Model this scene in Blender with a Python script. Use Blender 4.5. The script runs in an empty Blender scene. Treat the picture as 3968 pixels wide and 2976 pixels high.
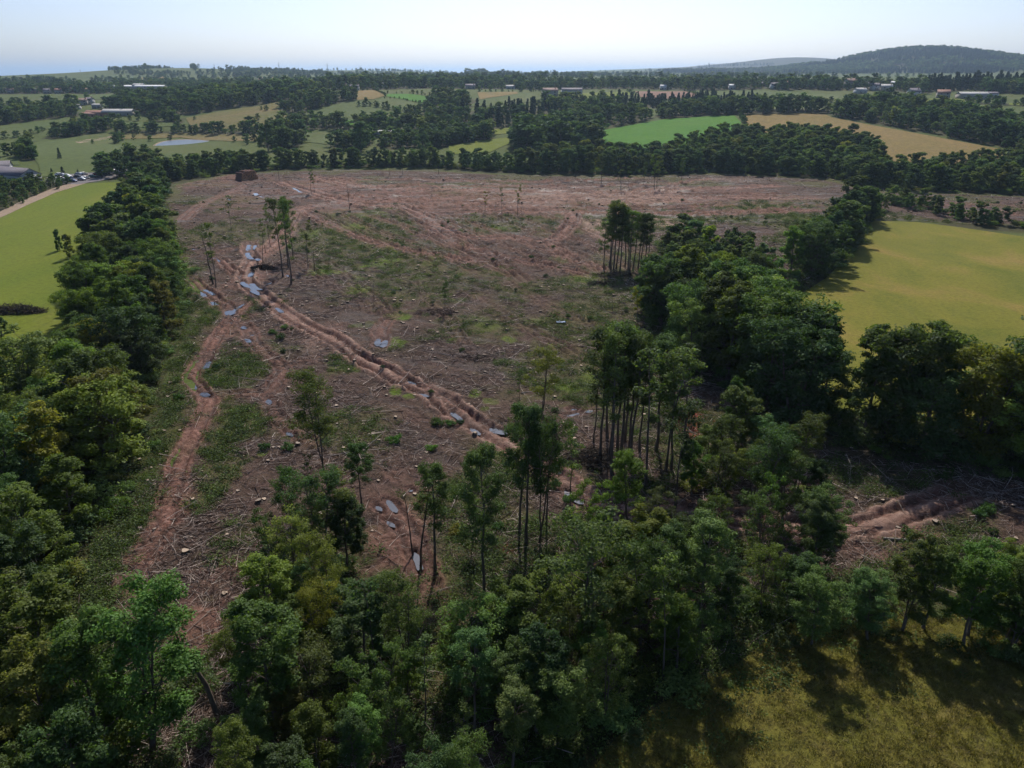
import bpy, math, random
import numpy as np
from mathutils import Vector, Matrix
from mathutils.geometry import delaunay_2d_cdt

R = math.radians
rng = np.random.default_rng(11)
random.seed(5)
sc = bpy.context.scene
col = sc.collection

# ------------------------------------------------------------------ camera, sky, sun, exposure
CAMZ = 50.0
FPX = 3020.0                      # focal length in pixels of the 3968 px wide photograph
PITCH = math.atan((1488 - 280) / FPX)
cam_d = bpy.data.cameras.new('camera')
cam_d.sensor_width = 36.0
cam_d.lens = 36.0 * FPX / 3968.0
cam_d.clip_start = 0.5
cam_d.clip_end = 90000
cam = bpy.data.objects.new('camera', cam_d)
cam.location = (0, 0, CAMZ)
cam.rotation_euler = (math.pi / 2 - PITCH, 0, 0)
col.objects.link(cam)
sc.camera = cam

SUN_EL, SUN_AZ = 43.0, 3.0        # the sun stands ahead of the camera, a touch to the right
world = bpy.data.worlds.new('World')
sc.world = world
world.use_nodes = True
nt = world.node_tree
bg = nt.nodes['Background']
sky = nt.nodes.new('ShaderNodeTexSky')
sky.sky_type = 'NISHITA'
sky.sun_disc = False
sky.sun_elevation = R(SUN_EL)
sky.sun_rotation = R(SUN_AZ)
sky.altitude = 100
sky.air_density = 0.6
sky.dust_density = 1.6
sky.ozone_density = 4.5
nt.links.new(sky.outputs[0], bg.inputs[0])
bg.inputs[1].default_value = 0.125

sun_d = bpy.data.lights.new('sun', 'SUN')
sun_d.energy = 4.3
sun_d.angle = R(0.55)
sun_d.color = (1.0, 0.94, 0.85)
sun = bpy.data.objects.new('sun', sun_d)
sdir = Vector((math.sin(R(SUN_AZ)) * math.cos(R(SUN_EL)), math.cos(R(SUN_AZ)) * math.cos(R(SUN_EL)), math.sin(R(SUN_EL))))
sun.rotation_euler = (-sdir).to_track_quat('-Z', 'Y').to_euler()
sun.location = (0, 300, 300)
col.objects.link(sun)

sc.view_settings.view_transform = 'Standard'
sc.view_settings.look = 'None'
sc.view_settings.gamma = 1.0
sc.view_settings.use_curve_mapping = False
sc.view_settings.exposure = 0.05
sc.render.engine = 'CYCLES'
cy = sc.cycles
cy.max_bounces = 4
cy.diffuse_bounces = 2
cy.glossy_bounces = 2
cy.transmission_bounces = 3
cy.volume_bounces = 0
cy.transparent_max_bounces = 4
cy.caustics_reflective = False
cy.caustics_refractive = False
cy.sample_clamp_indirect = 4.0
cy.use_denoising = True
cy.use_adaptive_sampling = True
cy.adaptive_threshold = 0.03

# ------------------------------------------------------------------ noise and terrain
def _hash(ix, iy, seed):
    n = (ix.astype(np.int64) * 374761393 + iy.astype(np.int64) * 668265263 + seed * 1442695041) & 0x7fffffff
    n = ((n ^ (n >> 13)) * 1274126177) & 0x7fffffff
    n = (n ^ (n >> 16)) & 0xffff
    return n / 65535.0
def vnoise(x, y, seed=0):
    x = np.asarray(x, float); y = np.asarray(y, float)
    ix = np.floor(x); iy = np.floor(y); fx = x - ix; fy = y - iy
    fx = fx * fx * (3 - 2 * fx); fy = fy * fy * (3 - 2 * fy)
    a = _hash(ix, iy, seed); b = _hash(ix + 1, iy, seed); c = _hash(ix, iy + 1, seed); d = _hash(ix + 1, iy + 1, seed)
    return (a + (b - a) * fx) * (1 - fy) + (c + (d - c) * fx) * fy
def fbm(x, y, seed=0, octs=4):
    s = 0; a = 0.5; t = 0
    for o in range(octs):
        s = s + a * vnoise(x * 2 ** o, y * 2 ** o, seed + 17 * o); t += a; a *= 0.5
    return s / t
def sstep(a, b, x):
    t = np.clip((x - a) / (b - a), 0, 1)
    return t * t * (3 - 2 * t)

_k = np.array([(-1e5, 0), (0, 0), (425, 0), (470, 1.5), (520, 4.5), (600, 9), (680, 15), (850, 23), (950, 29), (1050, 33), (1300, 37),
               (1700, 39), (2500, 40), (4000, 38), (6000, 30), (10000, 0), (20000, -40), (45000, -62), (9e5, -62)], float)
_ld = np.array([(0, 0), (480, 0), (600, -5), (700, -8.5), (950, -12), (1400, -9), (2000, -6), (9e5, 0)], float)
_rd = np.array([(0, 0), (425, 0), (470, 4), (560, 6), (640, 8), (900, 5), (1300, 2), (2000, 0), (9e5, 0)], float)
def _sm(t, y):                                    # piecewise profile, lightly smoothed
    s = 0
    for o, w in ((-.06, .15), (-.03, .2), (0, .3), (.03, .2), (.06, .15)):
        s = s + w * np.interp(y * (1 + o), t[:, 0], t[:, 1])
    return s
BUMPS = [  # px, distance, height, sigma across, sigma along
    (620, 2400, 20, 230, 300), (900, 2500, 9, 240, 260), (1180, 4000, 16, 420, 500), (1500, 4100, 8, 420, 400),
    (1880, 3000, 4, 260, 250), (2500, 6500, 36, 700, 500), (2350, 4300, 10, 350, 400), (2780, 3900, 15, 420, 420),
    (3540, 3300, 84, 250, 420), (3930, 3300, 22, 260, 400), (3120, 6000, 90, 400, 500), (2980, 6200, 26, 700, 500),
    (1100, 760, 4, 90, 90), (1420, 840, 4, 110, 90), (1900, 900, 3, 120, 80), (2650, 640, 3, 100, 70), (900, 820, 5, 140, 90),
    (230, 460, 2.5, 70, 45), (200, 900, 5, 120, 90)]
def terrain(X, Y):
    X = np.asarray(X, float); Y = np.asarray(Y, float)
    Yp = np.maximum(Y, 1.0)
    q = X / np.maximum(Y, 150.0)
    z = _sm(_k, Yp)
    z = z + _sm(_ld, Yp) * sstep(-0.16, -0.42, q) + _sm(_rd, Yp) * sstep(0.18, 0.40, q)
    for px, D, A, sx, sy in BUMPS:
        cx = (px - 1984) / FPX * D * math.cos(PITCH)
        z = z + A * np.exp(-((X - cx) / sx) ** 2 / 2 - ((Y - D) / sy) ** 2 / 2)
    z = z - 90 * sstep(2600, 5200, Yp) * sstep(-0.50, -0.60, q)
    far = sstep(430, 900, Yp)
    z = z + far * 5.0 * (fbm(X / 170, Y / 170, 3, 2) - 0.5)
    z = z + 0.5 * sstep(60, 120, np.abs(X)) * (fbm(X / 40, Y / 40, 9, 2) - 0.5)
    # a level basin for the pond
    w = np.exp(-(((X + 262) / 62) ** 2 + ((Y - 600) / 52) ** 2) ** 2)
    return z * (1 - w) + 3.0 * w

def ray(px, py):
    """direction of the view ray through a photograph pixel (used to survey the place)"""
    dx = (np.asarray(px, float) - 1984) / FPX; dy = (1488 - np.asarray(py, float)) / FPX
    cp, sp = math.cos(PITCH), math.sin(PITCH)
    return dx, cp + dy * sp, dy * cp - sp
def ground(px, py):
    px = np.atleast_1d(np.asarray(px, float)); py = np.atleast_1d(np.asarray(py, float))
    dx, dy, dz = ray(px, py)
    ts = np.geomspace(15, 30000, 340)
    out = np.zeros((len(px), 3))
    X = dx[:, None] * ts; Y = dy[:, None] * ts; Z = CAMZ + dz[:, None] * ts
    below = Z < terrain(X, Y)
    i = np.where(below.any(1), below.argmax(1), 339)
    lo = ts[np.maximum(i - 1, 0)]; hi = ts[i]
    for _ in range(22):
        m = (lo + hi) / 2
        b = CAMZ + dz * m < terrain(dx * m, dy * m)
        hi = np.where(b, m, hi); lo = np.where(b, lo, m)
    out[:, 0] = dx * hi; out[:, 1] = dy * hi; out[:, 2] = terrain(out[:, 0], out[:, 1])
    return out
def G(px, py):
    return ground([px], [py])[0]
def poly(pts):
    a = np.array(pts, float)
    return ground(a[:, 0], a[:, 1])[:, :2]
def height_to(base, ytop):
    """height of an upright thing at a ground point whose top shows at image row ytop"""
    dyp = (1488 - ytop) / FPX
    cp, sp = math.cos(PITCH), math.sin(PITCH)
    s = base[1] / (cp + dyp * sp)
    return CAMZ + s * (dyp * cp - sp) - base[2]
def inside(P, X, Y):
    X = np.asarray(X); Y = np.asarray(Y)
    r = np.zeros(X.shape, bool); n = len(P); j = n - 1
    for i in range(n):
        xi, yi = P[i]; xj, yj = P[j]
        if yi != yj:
            r ^= ((yi > Y) != (yj > Y)) & (X < (xj - xi) * (Y - yi) / (yj - yi) + xi)
        j = i
    return r
def fill(P, s, jit=0.42):
    """jittered grid of points inside a world polygon"""
    P = np.asarray(P); x0, y0 = P.min(0); x1, y1 = P.max(0)
    gx, gy = np.meshgrid(np.arange(x0, x1 + s, s), np.arange(y0, y1 + s, s))
    gx = gx + (np.arange(gx.shape[0])[:, None] % 2) * s / 2
    gx = gx.ravel() + rng.uniform(-jit, jit, gx.size) * s; gy = gy.ravel() + rng.uniform(-jit, jit, gy.size) * s
    k = inside(P, gx, gy)
    return np.stack([gx[k], gy[k]], 1)
def along(pts, s, jit=0.35, off=0.0):
    """points along a surveyed line"""
    P = poly(pts); out = []
    for a, b in zip(P[:-1], P[1:]):
        L = np.linalg.norm(b - a); n = max(1, int(round(L / s))); d = (b - a) / max(L, 1e-6); nn = np.array([-d[1], d[0]])
        for k in range(n):
            out.append(a + (b - a) * ((k + rng.uniform(-jit, jit) + .5) / n) + nn * rng.uniform(-1, 1) * off)
    return np.array(out)

# ------------------------------------------------------------------ object helpers
def tag(o, label=None, cat=None, group=None, kind=None):
    if label: o['label'] = label
    if cat: o['category'] = cat
    if group: o['group'] = group
    if kind: o['kind'] = kind
    return o
def link(o, parent=None):
    col.objects.link(o)
    if parent is not None: o.parent = parent
    return o
def mesh_from(name, V, F, mats=(), fmat=None, smooth=False, attrs=None):
    """V (n,3); F (m,k) array of same-size faces or list of arrays of face arrays"""
    Fs = F if isinstance(F, list) and isinstance(F[0], np.ndarray) else [F]
    Fs = [np.asarray(f, np.int32) for f in Fs if len(f)]
    me = bpy.data.meshes.new(name)
    V = np.asarray(V, np.float32)
    me.vertices.add(len(V)); me.vertices.foreach_set('co', V.ravel())
    idx = np.concatenate([f.ravel() for f in Fs]); tot = np.concatenate([np.full(len(f), f.shape[1], np.int32) for f in Fs])
    st = np.concatenate([[0], np.cumsum(tot)[:-1]]).astype(np.int32)
    me.loops.add(len(idx)); me.loops.foreach_set('vertex_index', idx)
    me.polygons.add(len(tot)); me.polygons.foreach_set('loop_start', st); me.polygons.foreach_set('loop_total', tot)
    for m in mats: me.materials.append(m)
    if fmat is not None: me.polygons.foreach_set('material_index', np.asarray(fmat, np.int32))
    me.update(calc_edges=True)
    if smooth: me.polygons.foreach_set('use_smooth', np.ones(len(tot), bool))
    for nm, (dom, vals) in (attrs or {}).items():
        a = me.attributes.new(nm, 'FLOAT', dom); a.data.foreach_set('value', np.asarray(vals, np.float32))
    me.validate()
    return me
def mobj(name, me, parent=None, loc=None):
    o = bpy.data.objects.new(name, me); link(o, parent)
    if loc is not None: o.location = loc
    return o
def empty(name, loc, rz=0.0, s=1.0):
    o = bpy.data.objects.new(name, None); o.empty_display_size = 0.3
    o.location = loc; o.rotation_euler = (0, 0, rz); o.scale = (s, s, s) if np.isscalar(s) else s
    return link(o)
class MB:
    """collects boxes, prisms and tubes into one mesh"""
    def __init__(s): s.v = []; s.q = []; s.t = []; s.n = 0; s.mq = []; s.mt = []
    def add(s, V, Q=(), T=(), m=0):
        V = np.asarray(V, float).reshape(-1, 3)
        if len(Q): s.q.append(np.asarray(Q) + s.n); s.mq += [m] * len(Q)
        if len(T): s.t.append(np.asarray(T) + s.n); s.mt += [m] * len(T)
        s.v.append(V); s.n += len(V); return s
    def box(s, x0, x1, y0, y1, z0, z1, m=0):
        V = [(x, y, z) for z in (z0, z1) for y in (y0, y1) for x in (x0, x1)]
        return s.add(V, [(0, 2, 3, 1), (4, 5, 7, 6), (0, 1, 5, 4), (2, 6, 7, 3), (0, 4, 6, 2), (1, 3, 7, 5)], m=m)
    def tube(s, pts, rad, k=6, m=0, cap=True):
        pts = np.asarray(pts, float); n = len(pts); rad = np.broadcast_to(np.asarray(rad, float), (n,))
        d = np.gradient(pts, axis=0); d /= np.linalg.norm(d, axis=1)[:, None] + 1e-9
        ref = np.where(np.abs(d[:, 2:3]) > .9, [[1., 0, 0]], [[0, 0, 1.]])
        a = np.cross(d, ref); a /= np.linalg.norm(a, axis=1)[:, None] + 1e-9; b = np.cross(d, a)
        th = np.arange(k) * 2 * np.pi / k
        V = pts[:, None] + rad[:, None, None] * (a[:, None] * np.cos(th)[None, :, None] + b[:, None] * np.sin(th)[None, :, None])
        Q = [(i * k + j, (i + 1) * k + j, (i + 1) * k + (j + 1) % k, i * k + (j + 1) % k) for i in range(n - 1) for j in range(k)]
        V = V.reshape(-1, 3); T = []
        if cap:
            V = np.vstack([V, pts[-1:]]); e = len(V) - 1
            T = [((n - 1) * k + (j + 1) % k, e, (n - 1) * k + j) for j in range(k)]
        return s.add(V, Q, T, m)
    def mesh(s, name, mats=(), smooth=False):
        F = []; fm = []
        if s.q: F.append(np.concatenate(s.q)); fm += s.mq
        if s.t: F.append(np.concatenate(s.t)); fm += s.mt
        return mesh_from(name, np.concatenate(s.v), F, mats, fm, smooth)
def gable(m, x0, x1, y0, y1, z0, zr, over=0.4, th=0.2, mat=0):
    """pitched roof with its ridge along x, two slabs of real thickness"""
    ym = (y0 + y1) / 2
    for sgn, ye in ((-1, y0), (1, y1)):
        sl = (zr - z0) / (ym - y0); yo = ye + sgn * over; zo = z0 - over * sl
        V = [(x, y, z) for x in (x0 - over, x1 + over) for (y, z) in ((yo, zo), (ym, zr), (ym, zr + th), (yo, zo + th))]
        m.add(V, [(0, 1, 5, 4), (1, 2, 6, 5), (2, 3, 7, 6), (3, 0, 4, 7), (0, 3, 2, 1), (4, 5, 6, 7)], m=mat)
def copy_tree(o, parent=None):
    c = o.copy(); link(c, parent)
    for ch in list(o.children): copy_tree(ch, c)
    return c

# ------------------------------------------------------------------ materials
def mat(name, color, rough=0.8, spec=0.3, metal=0.0):
    m = bpy.data.materials.new(name); m.use_nodes = True
    b = m.node_tree.nodes['Principled BSDF']
    b.inputs['Base Color'].default_value = (*color, 1); b.inputs['Roughness'].default_value = rough
    b.inputs['Specular IOR Level'].default_value = spec; b.inputs['Metallic'].default_value = metal
    return m
class NB:
    """tiny node builder"""
    def __init__(s, m): s.m = m; s.t = m.node_tree; s.b = s.t.nodes['Principled BSDF']
    def n(s, typ, **kw):
        x = s.t.nodes.new(typ)
        for k, v in kw.items(): setattr(x, k, v)
        return x
    def l(s, a, b): s.t.links.new(a, b)
    def noise(s, scale, detail=3, rough=0.6, coord=None, dist=0.0):
        x = s.n('ShaderNodeTexNoise'); x.inputs['Scale'].default_value = scale; x.inputs['Detail'].default_value = detail
        x.inputs['Roughness'].default_value = rough; x.inputs['Distortion'].default_value = dist
        s.l(coord if coord is not None else s.pos(), x.inputs['Vector']); return x.outputs[0]
    def pos(s):
        if not hasattr(s, '_p'): s._p = s.n('ShaderNodeNewGeometry').outputs['Position']
        return s._p
    def obj(s):
        return s.n('ShaderNodeTexCoord').outputs['Object']
    def scaled(s, v, co=None):
        x = s.n('ShaderNodeVectorMath', operation='MULTIPLY'); s.l(co if co is not None else s.pos(), x.inputs[0]); x.inputs[1].default_value = v; return x.outputs[0]
    def ramp(s, f, stops, interp='LINEAR'):
        x = s.n('ShaderNodeValToRGB'); x.color_ramp.interpolation = interp; e = x.color_ramp.elements
        while len(e) < len(stops): e.new(0.5)
        for i, (p, c) in enumerate(stops):
            e[i].position = p; e[i].color = (*c, 1) if not np.isscalar(c) else (c, c, c, 1)
        s.l(f, x.inputs[0]); return x.outputs[0]
    def mix(s, f, a, b, mode='MIX'):
        x = s.n('ShaderNodeMix', data_type='RGBA', blend_type=mode)
        for v, i in ((f, 0), (a, 6), (b, 7)):
            if hasattr(v, 'links') or hasattr(v, 'is_linked'): s.l(v, x.inputs[i])
            elif np.isscalar(v): x.inputs[i].default_value = v
            else: x.inputs[i].default_value = (*v, 1)
        return x.outputs[2]
    def math(s, op, a, b=0.0, clamp=False):
        x = s.n('ShaderNodeMath', operation=op, use_clamp=clamp)
        for v, i in ((a, 0), (b, 1)):
            if hasattr(v, 'is_linked'): s.l(v, x.inputs[i])
            else: x.inputs[i].default_value = v
        return x.outputs[0]
    def attr(s, name):
        return s.n('ShaderNodeAttribute', attribute_name=name).outputs['Fac']
    def bump(s, h, strength, dist):
        x = s.n('ShaderNodeBump'); x.inputs['Strength'].default_value = strength; x.inputs['Distance'].default_value = dist
        s.l(h, x.inputs['Height']); s.l(x.outputs[0], s.b.inputs['Normal'])
    def color(s, c): s.l(c, s.b.inputs['Base Color'])

def leaf_material(name, palette, yellow=0.0, trans=0.5):
    """palette: ramp stops over the per-tree random value; each leaf varies around it"""
    m = bpy.data.materials.new(name); m.use_nodes = True
    b = NB(m); t = m.node_tree
    oi = b.n('ShaderNodeObjectInfo')
    base = b.ramp(oi.outputs['Random'], palette)
    base = b.mix(1.0, base, b.ramp(b.math('FRACT', b.math('MULTIPLY', oi.outputs['Random'], 17.3)), [(0, .62), (.4, .92), (.75, 1.12), (1, 1.5)]), 'MULTIPLY')
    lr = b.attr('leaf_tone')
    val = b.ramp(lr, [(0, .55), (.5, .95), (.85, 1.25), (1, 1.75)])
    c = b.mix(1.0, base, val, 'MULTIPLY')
    c = b.mix(1.0, c, oi.outputs['Color'], 'MULTIPLY')
    d = b.n('ShaderNodeBsdfDiffuse'); tr = b.n('ShaderNodeBsdfTranslucent'); gl = b.n('ShaderNodeBsdfGlossy')
    b.l(c, d.inputs[0])
    tc = b.mix(1.0, c, (1.25, 1.35, .55), 'MULTIPLY'); b.l(tc, tr.inputs[0])
    gl.inputs['Roughness'].default_value = .6; gl.inputs[0].default_value = (.8, .9, 1, 1)
    m1 = b.n('ShaderNodeMixShader'); m1.inputs[0].default_value = trans; b.l(d.outputs[0], m1.inputs[1]); b.l(tr.outputs[0], m1.inputs[2])
    m2 = b.n('ShaderNodeMixShader'); m2.inputs[0].default_value = .012; b.l(m1.outputs[0], m2.inputs[1]); b.l(gl.outputs[0], m2.inputs[2])
    t.nodes.remove(b.b)
    b.l(m2.outputs[0], t.nodes['Material Output'].inputs[0])
    return m
GREENS = [(0, (0.078, 0.133, 0.029)), (.3, (0.101, 0.163, 0.032)), (.5, (0.098, 0.133, 0.044)), (.75, (0.124, 0.176, 0.032)), (.93, (0.141, 0.166, 0.037)), (1, (0.188, 0.189, 0.037))]
M = {}
M['leaf'] = leaf_material('broadleaf_foliage', GREENS)
M['leaf_dark'] = leaf_material('dark_foliage', [(0, (0.081, 0.135, 0.038)), (.5, (0.102, 0.166, 0.042)), (1, (0.140, 0.185, 0.046))], trans=.34)
M['leaf_far'] = leaf_material('woodland_foliage', [(0, (0.069, 0.122, 0.040)), (.45, (0.085, 0.143, 0.047)), (.8, (0.114, 0.163, 0.044)), (1, (0.150, 0.174, 0.053))], trans=.34)
M['leaf_con'] = leaf_material('conifer_foliage', [(0, (0.031, 0.062, 0.031)), (1, (0.050, 0.086, 0.037))], trans=.1)
M['leaf_yel'] = leaf_material('yellow_foliage', [(0, (.17, .16, .025)), (1, (.22, .19, .03))])
M['weed'] = leaf_material('weed_foliage', [(0, (.060, .095, .022)), (.6, (.080, .115, .024)), (1, (.10, .13, .03))], trans=.3)
M['straw'] = leaf_material('meadow_grass_blades', [(0, (0.131, 0.127, 0.025)), (.55, (0.167, 0.147, 0.036)), (1, (0.212, 0.167, 0.066))], trans=.35)
def bark_mat(name, a, b_):
    m = mat(name, a, .9, .15); n = NB(m)
    co = n.scaled((3, 3, .6), n.obj()); f = n.noise(2.2, 4, .7, co)
    n.color(n.ramp(f, [(.3, a), (.7, b_)])); n.bump(f, .6, .05)
    return m
M['bark'] = bark_mat('bark', (.075, .058, .045), (.17, .14, .115))
M['bark_pale'] = bark_mat('pale_bark', (.16, .13, .10), (.34, .30, .26))

def field_mat(name, c0, c1, c2=None, s1=.035, s2=.6, bump=.4, stretch=(1, 1, 1), dist=.15):
    m = mat(name, c0, .95, .12); n = NB(m)
    co = n.scaled(stretch)
    big = n.noise(s1, 4, .62, co, .6); fine = n.noise(s2, 5, .72)
    c = n.ramp(big, [(.30, c0), (.55, c1)] + ([(.72, c2)] if c2 else []))
    c = n.mix(1.0, c, n.ramp(fine, [(.25, .62), (.5, 1.0), (.78, 1.32)]), 'MULTIPLY')
    n.color(c); n.bump(fine, bump, dist)
    return m
M['pasture'] = field_mat('pasture', (0.061, 0.090, 0.016), (0.081, 0.104, 0.022), (0.104, 0.108, 0.034), .012, .5)
M['mown'] = field_mat('mown_grass', (0.105, 0.144, 0.011), (0.133, 0.160, 0.014), (0.160, 0.168, 0.027), .05, .9, .3, (1, .22, 1))
M['meadow'] = field_mat('olive_meadow', (0.111, 0.126, 0.013), (0.168, 0.157, 0.019), (0.231, 0.168, 0.040), .05, 1.3, .9, (1, .6, 1))
M['rough'] = field_mat('rough_grass', (0.106, 0.111, 0.017), (0.140, 0.123, 0.025), (0.174, 0.132, 0.047), .11, 1.6, .8)
M['tan'] = field_mat('dry_tan_field', (.18, .140, .040), (.22, .155, .052), (.24, .16, .062), .03, .4)
M['ochre'] = field_mat('ochre_field', (.115, .125, .032), (.17, .135, .046), (.20, .14, .06), .012, .3)
M['green'] = field_mat('bright_green_field', (.050, .160, .010), (.066, .178, .012), (.080, .185, .016), .02, .5)
M['palegreen'] = field_mat('pale_green_field', (0.072, 0.106, 0.025), (0.090, 0.117, 0.031), (0.113, 0.117, 0.038), .01, .3)
M['ploughed'] = field_mat('ploughed_red_field', (.20, .12, .08), (.24, .14, .10), (.26, .16, .11), .02, .4)
M['path'] = field_mat('dirt_path', (.27, .20, .145), (.32, .24, .17), None, .3, 1.5)
M['tarmac'] = field_mat('car_park_surface', (.16, .15, .15), (.20, .18, .18), None, .3, 1.5)
M['floor'] = field_mat('woodland_floor', (.045, .050, .018), (.075, .070, .026), (.11, .085, .05), .15, 1.2, .8)

# clearing: litter, mud, ruts, green growth; masks come from surveyed tracks as vertex attributes
m = mat('clearfell_ground', (.15, .11, .09), .95, .12); n = NB(m)
f1 = n.noise(.35, 5, .7); f2 = n.noise(1.7, 5, .78); f3 = n.noise(5.5, 4, .8)
lit = n.ramp(f2, [(.32, (.022, .013, .011)), (.46, (.070, .042, .034)), (.60, (.125, .078, .063)), (.74, (.24, .175, .145))])
lit = n.mix(n.ramp(f1, [(.38, 0.), (.7, .5)]), lit, (.105, .078, .045))
lit = n.mix(1.0, lit, n.ramp(f3, [(.3, .55), (.5, 1.0), (.7, 1.5)]), 'MULTIPLY')
gr = n.ramp(f2, [(.25, (.035, .050, .012)), (.5, (.085, .098, .022)), (.72, (.135, .150, .030))])
gf = n.math('MULTIPLY', n.attr('green'), n.ramp(f3, [(.28, .2), (.55, 1.0)]), True)
c = n.mix(gf, lit, gr)
ms = n.ramp(f2, [(.25, (.075, .120, .012)), (.7, (.130, .180, .020))])
c = n.mix(n.attr('moss'), c, ms)
mud = n.ramp(f2, [(.27, (.078, .034, .026)), (.45, (.180, .086, .064)), (.58, (.28, .150, .114)), (.75, (.45, .29, .23))])
c = n.mix(n.attr('mud'), c, mud)
c = n.mix(n.attr('pale'), c, n.ramp(f2, [(.3, (.30, .19, .145)), (.7, (.43, .30, .235))]))
c = n.mix(n.attr('rust'), c, n.ramp(f3, [(.35, (.16, .035, .018)), (.65, (.33, .085, .045))]))
wet_shade = n.attr('wet_shade')
c = n.mix(wet_shade, c, n.mix(1.0, c, (.36, .31, .30), 'MULTIPLY'))  # damp mud tone, plus shade of ruts and streak hollows painted in
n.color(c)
n.l(n.math('SUBTRACT', .95, n.math('MULTIPLY', wet_shade, .45)), n.b.inputs['Roughness'])
n.bump(n.math('ADD', n.math('MULTIPLY', f2, .6), n.math('MULTIPLY', f3, .4)), 1.0, .30)
M['clear'] = m
m = mat('puddle_water', (.030, .034, .042), .03, 1.0); m.node_tree.nodes['Principled BSDF'].inputs['IOR'].default_value = 1.5; n = NB(m); n.bump(n.noise(2.5, 2), .04, .02); M['puddle'] = m
m = mat('pond_water', (.06, .095, .125), .30, .9); n = NB(m); n.bump(n.noise(.9, 3), .5, .25); M['water'] = m
m = mat('sea_water', (.05, .075, .09), .25, .5); n = NB(m); n.bump(n.noise(.02, 3), .3, 1.0); M['sea'] = m
m = mat('brushwood', (.25, .19, .15), .9, .2); n = NB(m)
n.color(n.ramp(n.attr('tone'), [(0, (.035, .023, .018)), (.35, (.105, .070, .057)), (.65, (.26, .19, .16)), (1, (.58, .49, .42))])); M['stick'] = m
M['bark_stump'] = bark_mat('stump_bark', (.035, .028, .022), (.08, .062, .05))
m = mat('cut_wood', (.50, .39, .28), .8, .2); n = NB(m); n.color(n.mix(n.n('ShaderNodeObjectInfo').outputs['Random'], n.ramp(n.noise(3, 3, .6, n.obj()), [(.3, (.22, .17, .13)), (.7, (.32, .26, .21))]), n.ramp(n.noise(4, 3, .6, n.obj()), [(.3, (.40, .29, .20)), (.7, (.58, .46, .35))]))); M['cut'] = m
m = mat('larch_bark', (.17, .085, .06), .9, .2); n = NB(m); n.color(n.ramp(n.noise(2, 3), [(.3, (.12, .06, .045)), (.7, (.23, .12, .085))])); M['redlog'] = m
M['logend'] = mat('log_ends', (.50, .26, .12), .85, .2)
# ------------------------------------------------------------------ the clearing: outline, tracks, puddles
CLEAR = poly([(250, 3400), (250, 2600), (300, 2300), (380, 2100), (470, 1900), (560, 1750), (630, 1550), (680, 1350), (700, 1200), (690, 1050),
              (640, 900), (610, 800), (680, 715), (900, 672), (1300, 655), (1700, 660), (2000, 678), (2400, 680), (2800, 672), (3200, 692), (3400, 740),
              (3968, 760), (4500, 770), (4500, 850), (3968, 880), (3380, 850), (3330, 930), (3200, 1060), (3050, 1150), (2900, 1250), (2800, 1350),
              (2950, 1550), (3300, 1680), (3968, 1800), (4500, 1850), (4500, 2250), (3968, 2200), (3400, 2330), (3050, 2400), (2850, 2560), (2500, 2720),
              (2250, 2900), (2000, 3400)])
def edge_dist(P, X, Y):
    d = np.full(X.shape, 1e9)
    for a, b in zip(P, np.roll(P, -1, 0)):
        e = b - a; L = (e ** 2).sum() + 1e-9
        t = np.clip(((X - a[0]) * e[0] + (Y - a[1]) * e[1]) / L, 0, 1)
        d = np.minimum(d, np.hypot(X - a[0] - t * e[0], Y - a[1] - t * e[1]))
    return d
def smooth_line(P, step):
    """Catmull-Rom through world points, evenly resampled"""
    P = np.asarray(P, float); Q = np.vstack([2 * P[0] - P[1], P, 2 * P[-1] - P[-2]]); out = []
    for i in range(1, len(Q) - 2):
        n_ = max(2, int(np.linalg.norm(Q[i + 1] - Q[i]) / step))
        for k in range(n_):
            t = k / n_
            out.append(.5 * (2 * Q[i] + (Q[i + 1] - Q[i - 1]) * t + (2 * Q[i - 1] - 5 * Q[i] + 4 * Q[i + 1] - Q[i + 2]) * t * t + (3 * Q[i] - Q[i - 1] - 3 * Q[i + 1] + Q[i + 2]) * t ** 3))
    out.append(P[-1]); return np.array(out)
def u(pts): return [(x * 1.794, y * 1.794) for x, y in pts]
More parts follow.
